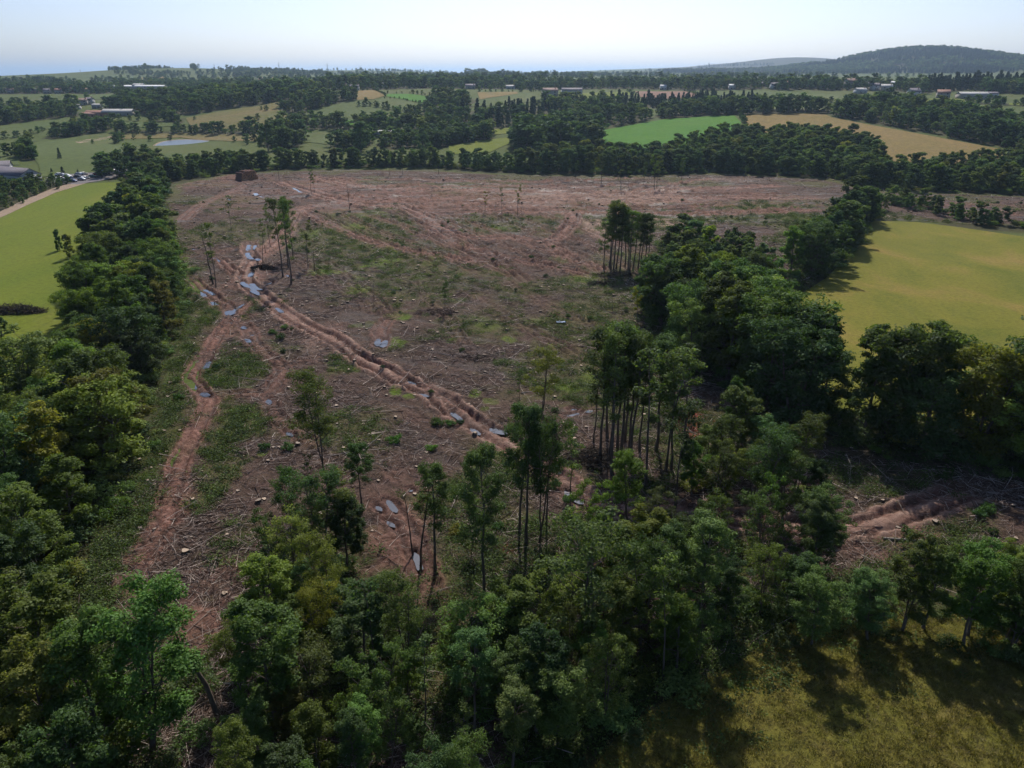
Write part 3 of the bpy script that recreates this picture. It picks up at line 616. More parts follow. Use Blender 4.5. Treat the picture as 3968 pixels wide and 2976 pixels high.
FARWOODS = [
    ([(360, 640), (560, 620), (640, 625), (600, 690), (420, 700), (370, 680)], 9, (7.5, 11), 'b'), ([(640, 640), (900, 615), (1000, 618), (800, 655), (600, 690)], 5.6, (4.4, 6.2), 'b'),
    ([(80, 625), (170, 620), (180, 560), (120, 545), (75, 590)], 5.6, (6.2, 10.6), 'b'),
    ([(-200, 700), (170, 705), (300, 700), (200, 745), (0, 825), (-200, 860)], 4.8, (2.6, 5.3), 'b'),
    ([(160, 540), (260, 500), (420, 480), (440, 500), (380, 515), (250, 535)], 7.2, (7.0, 10.6), 'b'),
    ([(450, 500), (780, 500), (1000, 505), (1000, 520), (700, 518), (450, 518)], 6.4, (5.3, 9.7), 'b'),
    ([(-100, 480), (130, 455), (300, 430), (300, 455), (150, 470), (-100, 495)], 8.0, (7.0, 11.4), 'b'),
    ([(-100, 440), (120, 430), (300, 420), (300, 440), (100, 455), (-100, 465)], 8.8, (7.9, 12.3), 'b'),
    ([(380, 425), (500, 390), (800, 375), (1000, 365), (1180, 355), (1260, 352), (1250, 380), (1090, 390), (1000, 408), (860, 426), (760, 442), (640, 452), (560, 445), (500, 440)], 9.6, (9.7, 13.2), 'b'),
    ([(580, 470), (720, 460), (720, 480), (580, 488)], 7.2, (7.0, 9.7), 'b'),
    ([(1070, 420), (1200, 385), (1370, 370), (1380, 388), (1260, 410), (1180, 440), (1110, 440)], 8.8, (7.9, 11.4), 'b'),
    ([(1000, 505), (1080, 480), (1200, 470), (1290, 478), (1350, 470), (1470, 470), (1600, 505), (1500, 520), (1350, 505), (1200, 500), (1050, 520)], 8.0, (7.0, 11.4), 'b'),
    ([(1010, 545), (1060, 530), (1160, 520), (1180, 560), (1100, 580), (1020, 570)], 7.2, (9.7, 14.1), 'b'),
    ([(1260, 560), (1400, 540), (1450, 530), (1450, 565), (1330, 590)], 7.2, (7.9, 12.3), 'b'),
    ([(1450, 560), (1550, 525), (1900, 520), (1930, 545), (1750, 570), (1500, 580)], 7.2, (7.0, 11.4), 'b'),
    ([(1700, 555), (1850, 535), (1900, 520), (1900, 545), (1750, 570)], 7.2, (7.0, 11.4), 'b'),
    ([(1460, 470), (1650, 440), (1800, 430), (1900, 425), (2050, 415), (2200, 400), (2450, 392), (2530, 410), (2480, 430), (2540, 460), (2450, 480), (2300, 505), (2150, 500), (2000, 500), (1850, 510), (1650, 520), (1520, 500)], 10.5, (8.0, 12.0), 'bc'),
    ([(1640, 440), (1820, 420), (1870, 395), (1800, 380), (1700, 385), (1650, 410)], 9.6, (8.8, 13.2), 'b'),
    ([(1980, 560), (2060, 530), (2180, 520), (2300, 535), (2330, 560), (2240, 590), (2080, 600), (2000, 590)], 7.2, (11.4, 16.7), 'b'),
    ([(2330, 600), (2440, 590), (2480, 615), (2560, 615), (2560, 640), (2350, 640)], 7.2, (6, 9), 'b'),
    ([(2480, 400), (2750, 380), (2950, 395), (3000, 410), (2800, 420), (2550, 425)], 8.0, (7.9, 10.6), 'c'),
    ([(2530, 445), (2700, 430), (2900, 425), (3200, 425), (3230, 440), (2950, 443), (2750, 448), (2560, 462)], 8.0, (7.9, 12.3), 'b'),
    ([(3220, 445), (3320, 405), (3420, 395), (3600, 430), (3750, 440), (3968, 475), (4300, 500), (4300, 640), (3968, 590), (3880, 570), (3640, 525), (3400, 483), (3260, 458)], 8.0, (7.9, 12.3), 'b'),
    ([(3850, 640), (3968, 600), (4300, 640), (4300, 680), (3968, 670)], 8.0, (7.9, 12.3), 'b'),
    ([(3740, 395), (4300, 420), (4300, 430), (3740, 402)], 7.2, (4.4, 7.0), 'b'),
    ([(3580, 355), (3800, 350), (3968, 350), (4400, 350), (4400, 330), (3968, 325), (3580, 335)], 8.8, (11.4, 15.0), 'c'),
    ([(3770, 360), (3968, 365), (4400, 375), (4400, 352), (3968, 345), (3790, 350)], 8.8, (10.6, 13.2), 'b'),
    ([(2000, 348), (2300, 345), (2968, 345), (3250, 352), (3260, 340), (2968, 328), (2500, 325), (2000, 330)], 11.2, (7.9, 12.3), 'b'),
    ([(1260, 350), (1500, 348), (1850, 345), (2000, 345), (2000, 325), (1700, 318), (1400, 320), (1240, 330)], 12.0, (7.9, 13.2), 'b'),
    ([(0, 365), (200, 362), (420, 365), (480, 372), (480, 345), (250, 335), (0, 330), (-200, 330), (-200, 370)], 11.2, (7.0, 11.4), 'b'),
    ([(440, 345), (700, 350), (1000, 345), (1240, 340), (1240, 325), (1000, 322), (700, 325), (440, 332)], 12.0, (7.9, 11.4), 'b'),
    ([(0, 408), (180, 395), (400, 375), (430, 380), (250, 400), (0, 418)], 8.8, (4.4, 7.9), 'b'),
    ([(3000, 350), (3250, 352), (3400, 350), (3620, 365), (3600, 340), (3300, 325), (3000, 328)], 10.4, (7.0, 11.4), 'b'),
    ([(0, 317), (250, 312), (400, 318), (400, 325), (0, 326), (-300, 326), (-300, 317)], 17.6, (7.9, 12.3), 'b'),
]
FPOLY = [(poly(p), *r) for p, *r in FARWOODS]
FPOLY = [(P[:, :2].clip(-9000, 9000), *r) for P, *r in FPOLY]

# ------------------------------------------------------------------ the ground sheet to the horizon, fields laid on it
def build_ground():
    ys = np.concatenate([np.linspace(-60, 20, 12)[:-1], np.geomspace(20, 46000, 560)]); qs = np.linspace(-1, 1, 380)
    wid = np.maximum(ys, 40) * 1.0 + 90
    Y = np.repeat(ys, len(qs)); X = (qs[None, :] * wid[:, None]).ravel()
    Z = terrain(X, Y)
    k = inside(CLEAR, X, Y); ed = np.zeros(len(X)); ed[k] = edge_dist(CLEAR, X[k], Y[k]); Z -= 1.3 * sstep(3, 10, ed)
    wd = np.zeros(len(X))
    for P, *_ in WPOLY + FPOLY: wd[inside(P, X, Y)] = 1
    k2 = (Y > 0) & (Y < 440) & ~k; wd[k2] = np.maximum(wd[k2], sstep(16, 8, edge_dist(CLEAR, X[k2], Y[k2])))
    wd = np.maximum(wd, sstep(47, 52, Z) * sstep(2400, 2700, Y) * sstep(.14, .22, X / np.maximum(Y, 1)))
    nr, nc = len(ys), len(qs); I = np.arange(nr * nc).reshape(nr, nc)
    F = np.stack([I[:-1, :-1], I[:-1, 1:], I[1:, 1:], I[1:, :-1]], -1).reshape(-1, 4)
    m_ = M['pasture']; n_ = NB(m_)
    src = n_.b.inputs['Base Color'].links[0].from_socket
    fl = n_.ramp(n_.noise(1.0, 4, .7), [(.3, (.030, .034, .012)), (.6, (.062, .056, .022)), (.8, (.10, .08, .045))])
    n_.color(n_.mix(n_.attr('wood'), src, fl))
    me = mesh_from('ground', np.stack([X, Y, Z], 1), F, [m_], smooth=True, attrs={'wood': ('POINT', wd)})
    tag(mobj('ground', me), kind='structure')
build_ground()
me = MB().add([(-60000, 2600, 0), (2000, 2600, 0), (2000, 60000, 0), (-60000, 60000, 0)], [(0, 1, 2, 3)]).mesh('sea', [M['sea']])
o = mobj('sea', me); o.location = (0, 0, -42); tag(o, kind='structure')

def drape(name, P, m_, step, off, kind='structure', holes=None):
    """sheet over the terrain inside a world polygon"""
    P = np.asarray(P)[:, :2]
    B = []
    for a, b in zip(P, np.roll(P, -1, 0)):
        n_ = max(1, int(np.linalg.norm(b - a) / step)); B += [a + (b - a) * i / n_ for i in range(n_)]
    B = np.array(B); pts = fill(P, step, .2)
    if len(pts):
        pts = pts[edge_dist(P, pts[:, 0], pts[:, 1]) > step * .3]
    allp = np.vstack([B, pts]); nb = len(B)
    r = delaunay_2d_cdt([Vector(p) for p in allp], [(i, (i + 1) % nb) for i in range(nb)], [list(range(nb))], 1, 1e-4)
    V = np.array([tuple(v) for v in r[0]]); T = [f for f in r[2] if len(f) == 3]
    z = terrain(V[:, 0], V[:, 1]) + off; c = V.mean(0)
    F = np.array(T)
    e1 = V[F[:, 1]] - V[F[:, 0]]; e2 = V[F[:, 2]] - V[F[:, 0]]; fl = (e1[:, 0] * e2[:, 1] - e1[:, 1] * e2[:, 0]) < 0
    F[fl] = F[fl][:, ::-1]
    zc = z.mean()
    me = mesh_from(name, np.stack([V[:, 0] - c[0], V[:, 1] - c[1], z - zc], 1), F, [m_], smooth=True)
    o = mobj(name, me); o.location = (c[0], c[1], zc); tag(o, kind=kind)
    return o
def roundp(P, step): return smooth_line(np.vstack([P, P[:1]]), step)[:-1]
NEAR_MEADOW = roundp(poly([(2200, 3150), (2400, 2850), (2650, 2680), (2880, 2560), (3050, 2420), (3350, 2370), (3700, 2380), (4000, 2400), (4700, 2400), (4900, 3300), (3500, 3600), (2300, 3600)]), 2)
RIGHT_MEADOW = poly([(3380, 856), (3560, 862), (3720, 882), (3968, 918), (4700, 1010), (4900, 1750), (3968, 1670), (3500, 1620), (3260, 1590), (3130, 1520), (3000, 1390), (2960, 1290), (3040, 1180), (3200, 1080), (3330, 950)])
LEFT_FIELD = poly([(-900, 1150), (-300, 930), (0, 838), (110, 785), (230, 735), (330, 712), (470, 706), (600, 700), (480, 800), (400, 900), (385, 1010), (360, 1120), (320, 1260), (250, 1420), (120, 1640), (0, 1760), (-300, 1950), (-900, 2200)])
drape('meadow', NEAR_MEADOW, M['rough'], 2.5, .12)
drape('meadow', RIGHT_MEADOW, M['meadow'], 6, .12)
drape('field', LEFT_FIELD, M['mown'], 8, .12)
drape('path', np.vstack([poly([(-200, 915), (0, 822), (110, 770), (200, 733), (330, 694)]), poly([(350, 706), (215, 748), (120, 790), (0, 846), (-200, 945)])]), M['path'], 4, .2)
drape('car_park', poly([(175, 712), (300, 716), (400, 700), (520, 672), (560, 655), (520, 650), (400, 668), (300, 672), (180, 690)]), M['tarmac'], 6, .22)
FIELDS = [
    ([(150, 640), (80, 560), (200, 545), (330, 525), (450, 514), (450, 560), (600, 590), (440, 620), (400, 668), (320, 672), (160, 688)], 'palegreen'),
    ([(-300, 650), (-300, 560), (0, 568), (80, 575), (75, 640), (0, 645)], 'palegreen'),
    ([(290, 552), (340, 540), (440, 528), (440, 535), (380, 546), (310, 556)], 'path'),
    ([(450, 518), (700, 516), (860, 520), (1000, 522), (1000, 548), (900, 548), (700, 534), (450, 540)], 'ochre'),
    ([(-200, 492), (0, 489), (158, 467), (280, 453), (280, 480), (172, 503), (136, 516), (45, 534), (-200, 545)], 'palegreen'),
    ([(420, 485), (500, 474), (660, 474), (690, 488), (500, 497), (430, 495)], 'palegreen'),
    ([(720, 458), (860, 430), (1000, 412), (1090, 393), (1180, 376), (1170, 393), (1070, 415), (1090, 438), (1130, 462), (1000, 500), (860, 500), (740, 495)], 'ochre'),
    ([(90, 405), (270, 380), (440, 362), (440, 382), (280, 392), (110, 420)], 'palegreen'),
    ([(500, 365), (600, 358), (610, 364), (520, 374)], 'palegreen'),
    ([(1194, 444), (1316, 403), (1398, 394), (1497, 430), (1475, 458), (1362, 467), (1289, 467), (1240, 453)], 'palegreen'),
    ([(1366, 354), (1448, 349), (1493, 372), (1448, 385), (1384, 388)], 'tan'),
    ([(1502, 365), (1588, 365), (1710, 383), (1633, 399), (1497, 374)], 'green'),
    ([(1443, 399), (1488, 383), (1542, 383), (1619, 403), (1624, 432), (1560, 428), (1502, 423), (1447, 410)], 'palegreen'),
    ([(1850, 358), (2000, 356), (2010, 363), (1859, 386)], 'tan'),
    ([(1814, 412), (1859, 389), (2005, 364), (2060, 362), (2060, 395), (1859, 414)], 'palegreen'),
    ([(2127, 381), (2280, 360), (2429, 355), (2470, 367), (2316, 384), (2199, 386)], 'mown'),
    ([(2461, 355), (2655, 354), (2723, 372), (2497, 390), (2479, 374)], 'ploughed'),
    ([(2680, 355), (2850, 351), (2968, 354), (3100, 359), (3257, 369), (3240, 395), (3150, 405), (3000, 392), (2900, 378), (2740, 371)], 'palegreen'),
    ([(2307, 512), (2452, 485), (2588, 462), (2759, 451), (2845, 449), (2872, 476), (2840, 530), (2640, 575), (2560, 600), (2470, 600), (2440, 575), (2325, 560)], 'green'),
    ([(2868, 450), (2968, 444), (3194, 443), (3226, 457), (3393, 489), (3623, 531), (3890, 582), (3886, 625), (3700, 655), (3500, 655), (3430, 600), (3300, 550), (3100, 535), (2900, 525), (2890, 480)], 'tan'),
    ([(3400, 374), (3510, 380), (3547, 392), (3400, 388)], 'mown'), ([(3555, 384), (3660, 382), (3740, 384), (3735, 397), (3560, 396)], 'mown'),
    ([(3490, 404), (3646, 399), (3968, 426), (4400, 450), (4400, 480), (3968, 464), (3782, 432), (3601, 423)], 'palegreen'),
    ([(3910, 400), (4400, 412), (4400, 425), (3910, 408)], 'mown'),
    ([(212, 317), (497, 281), (633, 286), (610, 304), (475, 317), (316, 325)], 'palegreen'),
    ([(500, 305), (630, 290), (640, 305), (520, 316)], 'tan'),
    ([(1108, 268), (1280, 281), (1316, 298), (1203, 304), (1081, 296)], 'palegreen'),
    ([(1000, 300), (1070, 300), (1180, 308), (1000, 315)], 'tan'),
    ([(1740, 565), (1860, 545), (1960, 535), (2000, 545), (1900, 590), (1740, 600)], 'mown'),
    ([(1890, 505), (1960, 497), (2030, 495), (2020, 515), (1920, 522)], 'mown'),
    ([(1170, 520), (1260, 512), (1320, 530), (1400, 545), (1260, 560), (1175, 550)], 'palegreen'), ([(1290, 468), (1370, 464), (1370, 488), (1300, 478)], 'green'),
]
for P, k in FIELDS:
    W = poly(P); step = max(6, np.ptp(W, 0).max() / 40)
    drape('field', W, M[k], step, .30)
pondP = roundp(poly([(590, 570), (630, 553), (700, 544), (780, 545), (855, 550), (872, 560), (850, 574), (770, 582), (700, 586), (630, 586)]), 4)
bank = pondP.mean(0) + (pondP - pondP.mean(0)) * 1.09
pz = 3.45
for nm, PP, mm, zz in (('pond_bank', bank, M['path'], pz), ('pond', pondP, M['water'], pz + .05)):
    c = PP.mean(0); nP = len(PP)
    V = np.vstack([[0, 0, 0], np.stack([*(PP - c).T, np.zeros(nP)], 1)])
    T = [(0, 1 + i, 1 + (i + 1) % nP) for i in range(nP)]
    a2 = np.sum(V[1:, 0] * np.roll(V[1:, 1], -1) - V[1:, 1] * np.roll(V[1:, 0], -1))
    if a2 < 0: T = [t[::-1] for t in T]
    o = mobj(nm, mesh_from(nm, V, T, [mm])); o.location = (c[0], c[1], zz); tag(o, kind='structure')
# ------------------------------------------------------------------ tree prototypes
def leaf_cards(C, N, size, r, aspect=.55):
    """diamond leaves at C with normals N"""
    n_ = len(C)
    N = N / (np.linalg.norm(N, axis=1)[:, None] + 1e-9)
    a = np.cross(N, r.normal(size=(n_, 3))); a /= np.linalg.norm(a, axis=1)[:, None] + 1e-9; b = np.cross(N, a)
    s = size * r.uniform(.65, 1.35, n_)[:, None]
    fold = N * s * .18
    V = np.stack([C - a * s, C + b * s * aspect + fold, C + a * s, C - b * s * aspect + fold], 1).reshape(-1, 3)
    F = np.arange(n_ * 4).reshape(-1, 4)
    return V, F
def clump_leaves(cl, n_leaves, size, r, up=.75):
    """cl: list of (centre, radius); leaves fill each clump, thicker towards its outside and top"""
    C = np.array([c for c, _ in cl]); Rr = np.array([q for _, q in cl]); w = Rr ** 2; w = w / w.sum()
    k = r.choice(len(cl), n_leaves, p=w)
    d = r.normal(size=(n_leaves, 3)); d /= np.linalg.norm(d, axis=1)[:, None]
    rad = Rr[k] * r.uniform(.25, 1.0, n_leaves) ** .55
    # ragged clump outline: radius changes with direction
    ph = np.sin(d[:, 0] * 5 + k * 1.7) * np.sin(d[:, 1] * 5 + k * 2.3) + np.sin(d[:, 2] * 6 + k)
    rad = rad * (1 + .22 * ph)
    P = C[k] + d * rad[:, None] * np.array([1, 1, .72])
    N = d * .7 + r.normal(size=(n_leaves, 3)) * .55 + np.array([0, 0, up])
    tone = (.5 + .28 * (r.random(n_leaves) - .5) * 2 + .12 * d[:, 2] + .10 * np.sin(k * 12.9)).clip(0, 1)
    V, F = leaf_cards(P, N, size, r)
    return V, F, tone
def make_tree(seed, H, rad, cb, n_limb, n_leaves, size, tr=.2, clump=.30, shape='round', k=6, lean=0.0, bare=0.0, sub=2, leaf='leaf', bark='bark', forks=1):
    """returns (trunk mesh, crown mesh)"""
    r = np.random.default_rng(seed); mb = MB(); cl = []
    for f in range(forks):
        fa = r.uniform(0, 6.28); sp = 0 if forks == 1 else r.uniform(.10, .2) * H
        zz = np.linspace(0, H * .9, 8); t = zz / H
        wob = np.stack([np.cumsum(r.normal(0, .045 * H / 8, 8)) + lean * H * t ** 1.4 + sp * np.cos(fa) * t, np.cumsum(r.normal(0, .045 * H / 8, 8)) + sp * np.sin(fa) * t, zz], 1); wob[0, :2] = 0
        rr = tr * (1 - .85 * t) * (1 if forks == 1 else .75); rr[0] *= 1.45
        mb.tube(wob, rr, k)
        cl.append((wob[-1] + (0, 0, H * .04), rad * clump * .9))
        for i in range(n_limb):
            h = cb + (1 - cb) * ((i + r.uniform(0, .9)) / n_limb) * .92
            p0 = np.array([np.interp(h * H, zz, wob[:, j]) for j in range(3)])
            x = (h - cb) / (1 - cb)
            pr = {'round': math.sqrt(max(.05, 1 - (x * 1.02 - .40) ** 2 / .42)), 'top': .55 + .45 * math.sin(x * 2.6), 'cone': 1.05 - x, 'tall': .75 * math.sqrt(max(.05, 1 - (2 * x - .9) ** 2 * .8)) + .1}[shape]
            a = i * 2.39996 + r.uniform(-.5, .5); L = rad * pr * r.uniform(.62, 1.08)
            el = R(r.uniform(12, 42)) + x * .5 if shape != 'cone' else R(r.uniform(-18, 2))
            d = np.array([math.cos(a) * math.cos(el), math.sin(a) * math.cos(el), math.sin(el)])
            pts = np.array([p0 + d * L * q + np.array([0, 0, .10 * L * q * q]) + r.normal(0, .03 * L, 3) * (q > 0) for q in (0, .35, .7, 1.0)])
            mb.tube(pts, tr * .42 * (1 - .6 * x) * np.array([1, .7, .45, .18]), max(3, k - 2))
            if r.random() > bare:
                cl.append((pts[-1], rad * clump * r.uniform(.75, 1.25))); cl.append((pts[2] + r.normal(0, .1 * rad, 3), rad * clump * r.uniform(.6, 1.0)))
            for s_ in range(sub):
                q = r.uniform(.35, .9); b0 = p0 + (pts[-1] - p0) * q; d2 = d + r.normal(0, .65, 3); d2 /= np.linalg.norm(d2)
                e = b0 + d2 * L * r.uniform(.3, .55)
                mb.tube([b0, (b0 + e) / 2 + r.normal(0, .04 * L, 3), e], tr * .16 * np.array([1, .7, .3]), 3)
                if r.random() > bare: cl.append((e, rad * clump * r.uniform(.5, 1.0)))
    if n_leaves == 0: return mb.mesh('trunk', [M[bark]], smooth=True), None
    V, F, tone = clump_leaves(cl, n_leaves, size, r)
    sz = H / np.percentile(V[:, 2], 99.6); V[:, 2] = np.maximum(V[:, 2] * sz, .1)
    for a_ in mb.v: a_[:, 2] *= sz
    tm = mb.mesh('trunk', [M[bark]], smooth=True)
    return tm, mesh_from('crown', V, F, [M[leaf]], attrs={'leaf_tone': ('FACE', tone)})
def shrub_mesh(seed, n_leaves, size, leaf='leaf', h=1.0):
    r = np.random.default_rng(seed); cl = []; mb = MB()
    for i in range(9):
        a = i * 2.4; q = r.uniform(.15, .75); e = np.array([math.cos(a) * q, math.sin(a) * q, r.uniform(.35, .8) * h])
        mb.tube([(0, 0, 0), e * .5 + (0, 0, .1), e], [.045, .03, .012], 3); cl.append((e, r.uniform(.26, .42)))
    V, F, tone = clump_leaves(cl, n_leaves, size, r); V[:, 2] = np.maximum(V[:, 2], .02)
    return mb.mesh('stem', [M['bark']]), mesh_from('crown', V, F, [M[leaf]], attrs={'leaf_tone': ('FACE', tone)})

PROTO = {
    # near: leaves read singly
    'near': [make_tree(s, 10, rd, cb, nl, 21000, .085, .15, cl, 'round', 6, ln, .12, 4, lf, 'bark', fk) for s, rd, cb, nl, cl, ln, lf, fk in
             ((1, 2.7, .20, 19, .235, .03, 'leaf', 1), (2, 2.3, .28, 18, .25, -.04, 'leaf', 1), (3, 2.9, .16, 14, .21, .0, 'leaf_dark', 2), (4, 2.1, .22, 20, .24, .05, 'leaf', 1), (5, 2.5, .14, 14, .20, .02, 'leaf', 2))],
    'near_sparse': [make_tree(s, 10, rd, cb, nl, 7000, .085, .12, .20, 'round', 6, ln, .35, 4, 'leaf', 'bark', 2) for s, rd, cb, nl, ln in ((6, 2.8, .2, 12, .05), (7, 2.4, .28, 12, -.05))],
    'belt': [make_tree(s, 13, rd, cb, nl, 14000, .17, .22, cl, 'round', 6, 0, .05, 3, lf, 'bark', fk) for s, rd, cb, nl, cl, lf, fk in
             ((11, 4.0, .04, 20, .24, 'leaf', 1), (12, 4.4, .03, 18, .22, 'leaf_dark', 2), (13, 3.5, .08, 20, .25, 'leaf', 1), (14, 4.2, .03, 17, .24, 'leaf', 2))],
    'far': [make_tree(s, 13, rd, cb, nl, 3600, .36, .24, cl, sh, 5, 0, .05, 2, lf) for s, rd, cb, nl, cl, sh, lf in
            ((21, 4.2, .03, 18, .27, 'round', 'leaf_far'), (22, 3.6, .03, 18, .28, 'round', 'leaf'), (23, 4.4, .02, 17, .25, 'round', 'leaf_far'), (24, 3.2, .06, 16, .31, 'tall', 'leaf'))],
    'slim': [make_tree(s, 18, rd, cb, nl, int(nlv*1.5), .12, .17, .30, 'tall', 6, ln, .12, 4, lf) for s, rd, cb, nl, nlv, ln, lf in
             ((31, 2.3, .44, 19, 2600, .03, 'leaf'), (32, 2.0, .40, 19, 2100, -.04, 'leaf_dark'), (33, 2.6, .46, 20, 3200, .0, 'leaf'), (34, 1.9, .52, 15, 1700, .05, 'leaf'))],
    'tall': [make_tree(s, 16, rd, cb, nl, int(nlv*1.7), .095, .18, .25, 'round', 6, ln, .10, 5, lf, 'bark', fk) for s, rd, cb, nl, nlv, ln, lf, fk in
             ((41, 2.6, .42, 22, 8500, .02, 'leaf_dark', 1), (42, 2.5, .46, 20, 7000, -.05, 'leaf', 1), (43, 2.7, .44, 15, 6500, .04, 'leaf', 2))],
    'thin': [make_tree(s, 14, rd, .45, 11, nlv, .14, .12, .40, 'top', 5, ln, .45, 3, 'leaf', 'bark', 1) for s, rd, nlv, ln in ((51, 1.5, 1100, .05), (52, 1.3, 700, -.04), (53, 1.8, 1500, .08))],
    'bare': [make_tree(s, 10, rd, .4, 9, 0, .1, .13, .3, 'top', 5, ln, 1, 3) for s, rd, ln in ((61, 1.2, .06), (62, .8, -.05), (63, 1.5, .1))],
    'conifer': [make_tree(s, 13, 2.5, .08, 34, 1500, .42, .2, .30, 'cone', 5, 0, 0, 1, 'leaf_con') for s in (71, 72)],
    'shrub': [shrub_mesh(s, 900, .075, lf) for s, lf in ((81, 'leaf_dark'), (82, 'leaf'), (83, 'leaf_dark'))],
    'shrub_yel': [shrub_mesh(84, 1400, .07, 'leaf_yel')],
}
H0 = dict(near=10, near_sparse=10, belt=13, far=13, slim=18, tall=16, thin=14, bare=10, conifer=13, shrub=1.1, shrub_yel=1.1)
def stuff_proto(seed, H, rad, n_leaves, size, shape, leaf, nl=12, cb=.1):
    t, c = make_tree(seed, H, rad, cb, nl, n_leaves, size, .25, .33, shape, 4, 0, 0, 0, leaf)
    vt = np.empty(len(t.vertices) * 3); t.vertices.foreach_get('co', vt); vc = np.empty(len(c.vertices) * 3); c.vertices.foreach_get('co', vc)
    tone = np.empty(len(c.polygons)); c.attributes['leaf_tone'].data.foreach_get('value', tone)
    q = [list(p.vertices) for p in t.polygons]; q4 = np.array([f for f in q if len(f) == 4]); q3 = np.array([f for f in q if len(f) == 3])
    n0 = len(t.vertices); Fc = np.arange(len(c.vertices)).reshape(-1, 4) + n0
    F = [np.vstack([q4, Fc])] + ([q3] if len(q3) else [])
    fm = [1] * len(q4) + [0] * len(Fc) + [1] * len(q3); tn = np.concatenate([np.full(len(q4), .5), tone, np.full(len(q3), .5)])
    me = mesh_from('far_tree', np.concatenate([vt, vc]).reshape(-1, 3), F, [M[leaf], M['bark']], fm, attrs={'leaf_tone': ('FACE', tn)})
    return bpy.data.objects.new('far_tree_model', me)
SP = [stuff_proto(91, 10, 3.6, 560, .66, 'round', 'leaf_far'), stuff_proto(92, 10, 3.1, 520, .66, 'round', 'leaf_far'), stuff_proto(93, 10, 3.9, 600, .68, 'round', 'leaf_far'),
      stuff_proto(94, 10, 1.9, 420, .6, 'cone', 'leaf_con', 22, .06)]
def scatter(name, protos, P, Z, S, idx, label=None, tilt=0.0):
    """one countless mass: geometry nodes stand the models on points"""
    n_ = len(P); me = bpy.data.meshes.new(name); me.vertices.add(n_)
    me.vertices.foreach_set('co', np.column_stack([P, Z]).astype(np.float32).ravel())
    a = me.attributes.new('size', 'FLOAT_VECTOR', 'POINT'); S = np.asarray(S, float)
    if S.ndim == 1: S = np.stack([S * rng.uniform(.9, 1.2, n_), S * rng.uniform(.9, 1.2, n_), S], 1)
    a.data.foreach_set('vector', S.astype(np.float32).ravel())
    a = me.attributes.new('turn', 'FLOAT_VECTOR', 'POINT'); rt = np.stack([rng.normal(0, tilt, n_), rng.normal(0, tilt, n_), rng.uniform(0, 6.28, n_)], 1); a.data.foreach_set('vector', rt.astype(np.float32).ravel())
    a = me.attributes.new('model', 'INT', 'POINT'); a.data.foreach_set('value', np.asarray(idx, np.int32))
    g = bpy.data.node_groups.new(name, 'GeometryNodeTree')
    g.interface.new_socket('Geometry', in_out='INPUT', socket_type='NodeSocketGeometry'); g.interface.new_socket('Geometry', in_out='OUTPUT', socket_type='NodeSocketGeometry')
    N = g.nodes; gi = N.new('NodeGroupInput'); go = N.new('NodeGroupOutput'); ip = N.new('GeometryNodeInstanceOnPoints'); jn = N.new('GeometryNodeGeometryToInstance')
    for p in reversed(protos):
        oi = N.new('GeometryNodeObjectInfo'); oi.inputs['Object'].default_value = p; oi.inputs['As Instance'].default_value = False
        g.links.new(oi.outputs['Geometry'], jn.inputs[0])
    def at(nm, t):
        x = N.new('GeometryNodeInputNamedAttribute'); x.data_type = t; x.inputs[0].default_value = nm; return x.outputs[0]
    g.links.new(gi.outputs[0], ip.inputs['Points']); g.links.new(jn.outputs[0], ip.inputs['Instance'])
    ip.inputs['Pick Instance'].default_value = True
    g.links.new(at('model', 'INT'), ip.inputs['Instance Index'])
    er = N.new('FunctionNodeEulerToRotation'); g.links.new(at('turn', 'FLOAT_VECTOR'), er.inputs[0]); g.links.new(er.outputs[0], ip.inputs['Rotation'])
    g.links.new(at('size', 'FLOAT_VECTOR'), ip.inputs['Scale'])
    g.links.new(ip.outputs[0], go.inputs[0])
    o = mobj(name, me); md = o.modifiers.new('stand', 'NODES'); md.node_group = g
    tag(o, label, kind='stuff'); return o

# ------------------------------------------------------------------ standing trees
NEXT = {}
def place_tree(kind, base, H, label, group=None, name='broadleaf_tree', wide=1.0, tint=None, variant=None, rz=None, z=None):
    L = PROTO[kind]; i = variant if variant is not None else NEXT.get(kind, 0); NEXT[kind] = NEXT.get(kind, 0) + 1
    tm, cm = L[i % len(L)]; s = H / H0[kind]
    zz = z if z is not None else float(surf(base[0], base[1])[0]) - .08
    e = empty(name, (base[0], base[1], zz), rng.uniform(0, 6.28) if rz is None else rz, (s * wide, s * wide, s))
    tag(e, label, 'shrub' if name == 'shrub' else 'tree', group)
    t = mobj('stem' if kind.startswith('shrub') else 'trunk', tm, e)
    if cm:
        c = mobj('crown', cm, e)
        if tint: c.color = (*tint, 1)
    return e
def tree_px(kind, bx, by, ty, label, **kw):
    b = G(bx, by); return place_tree(kind, b, max(1.0, height_to(b, ty)), label, **kw)

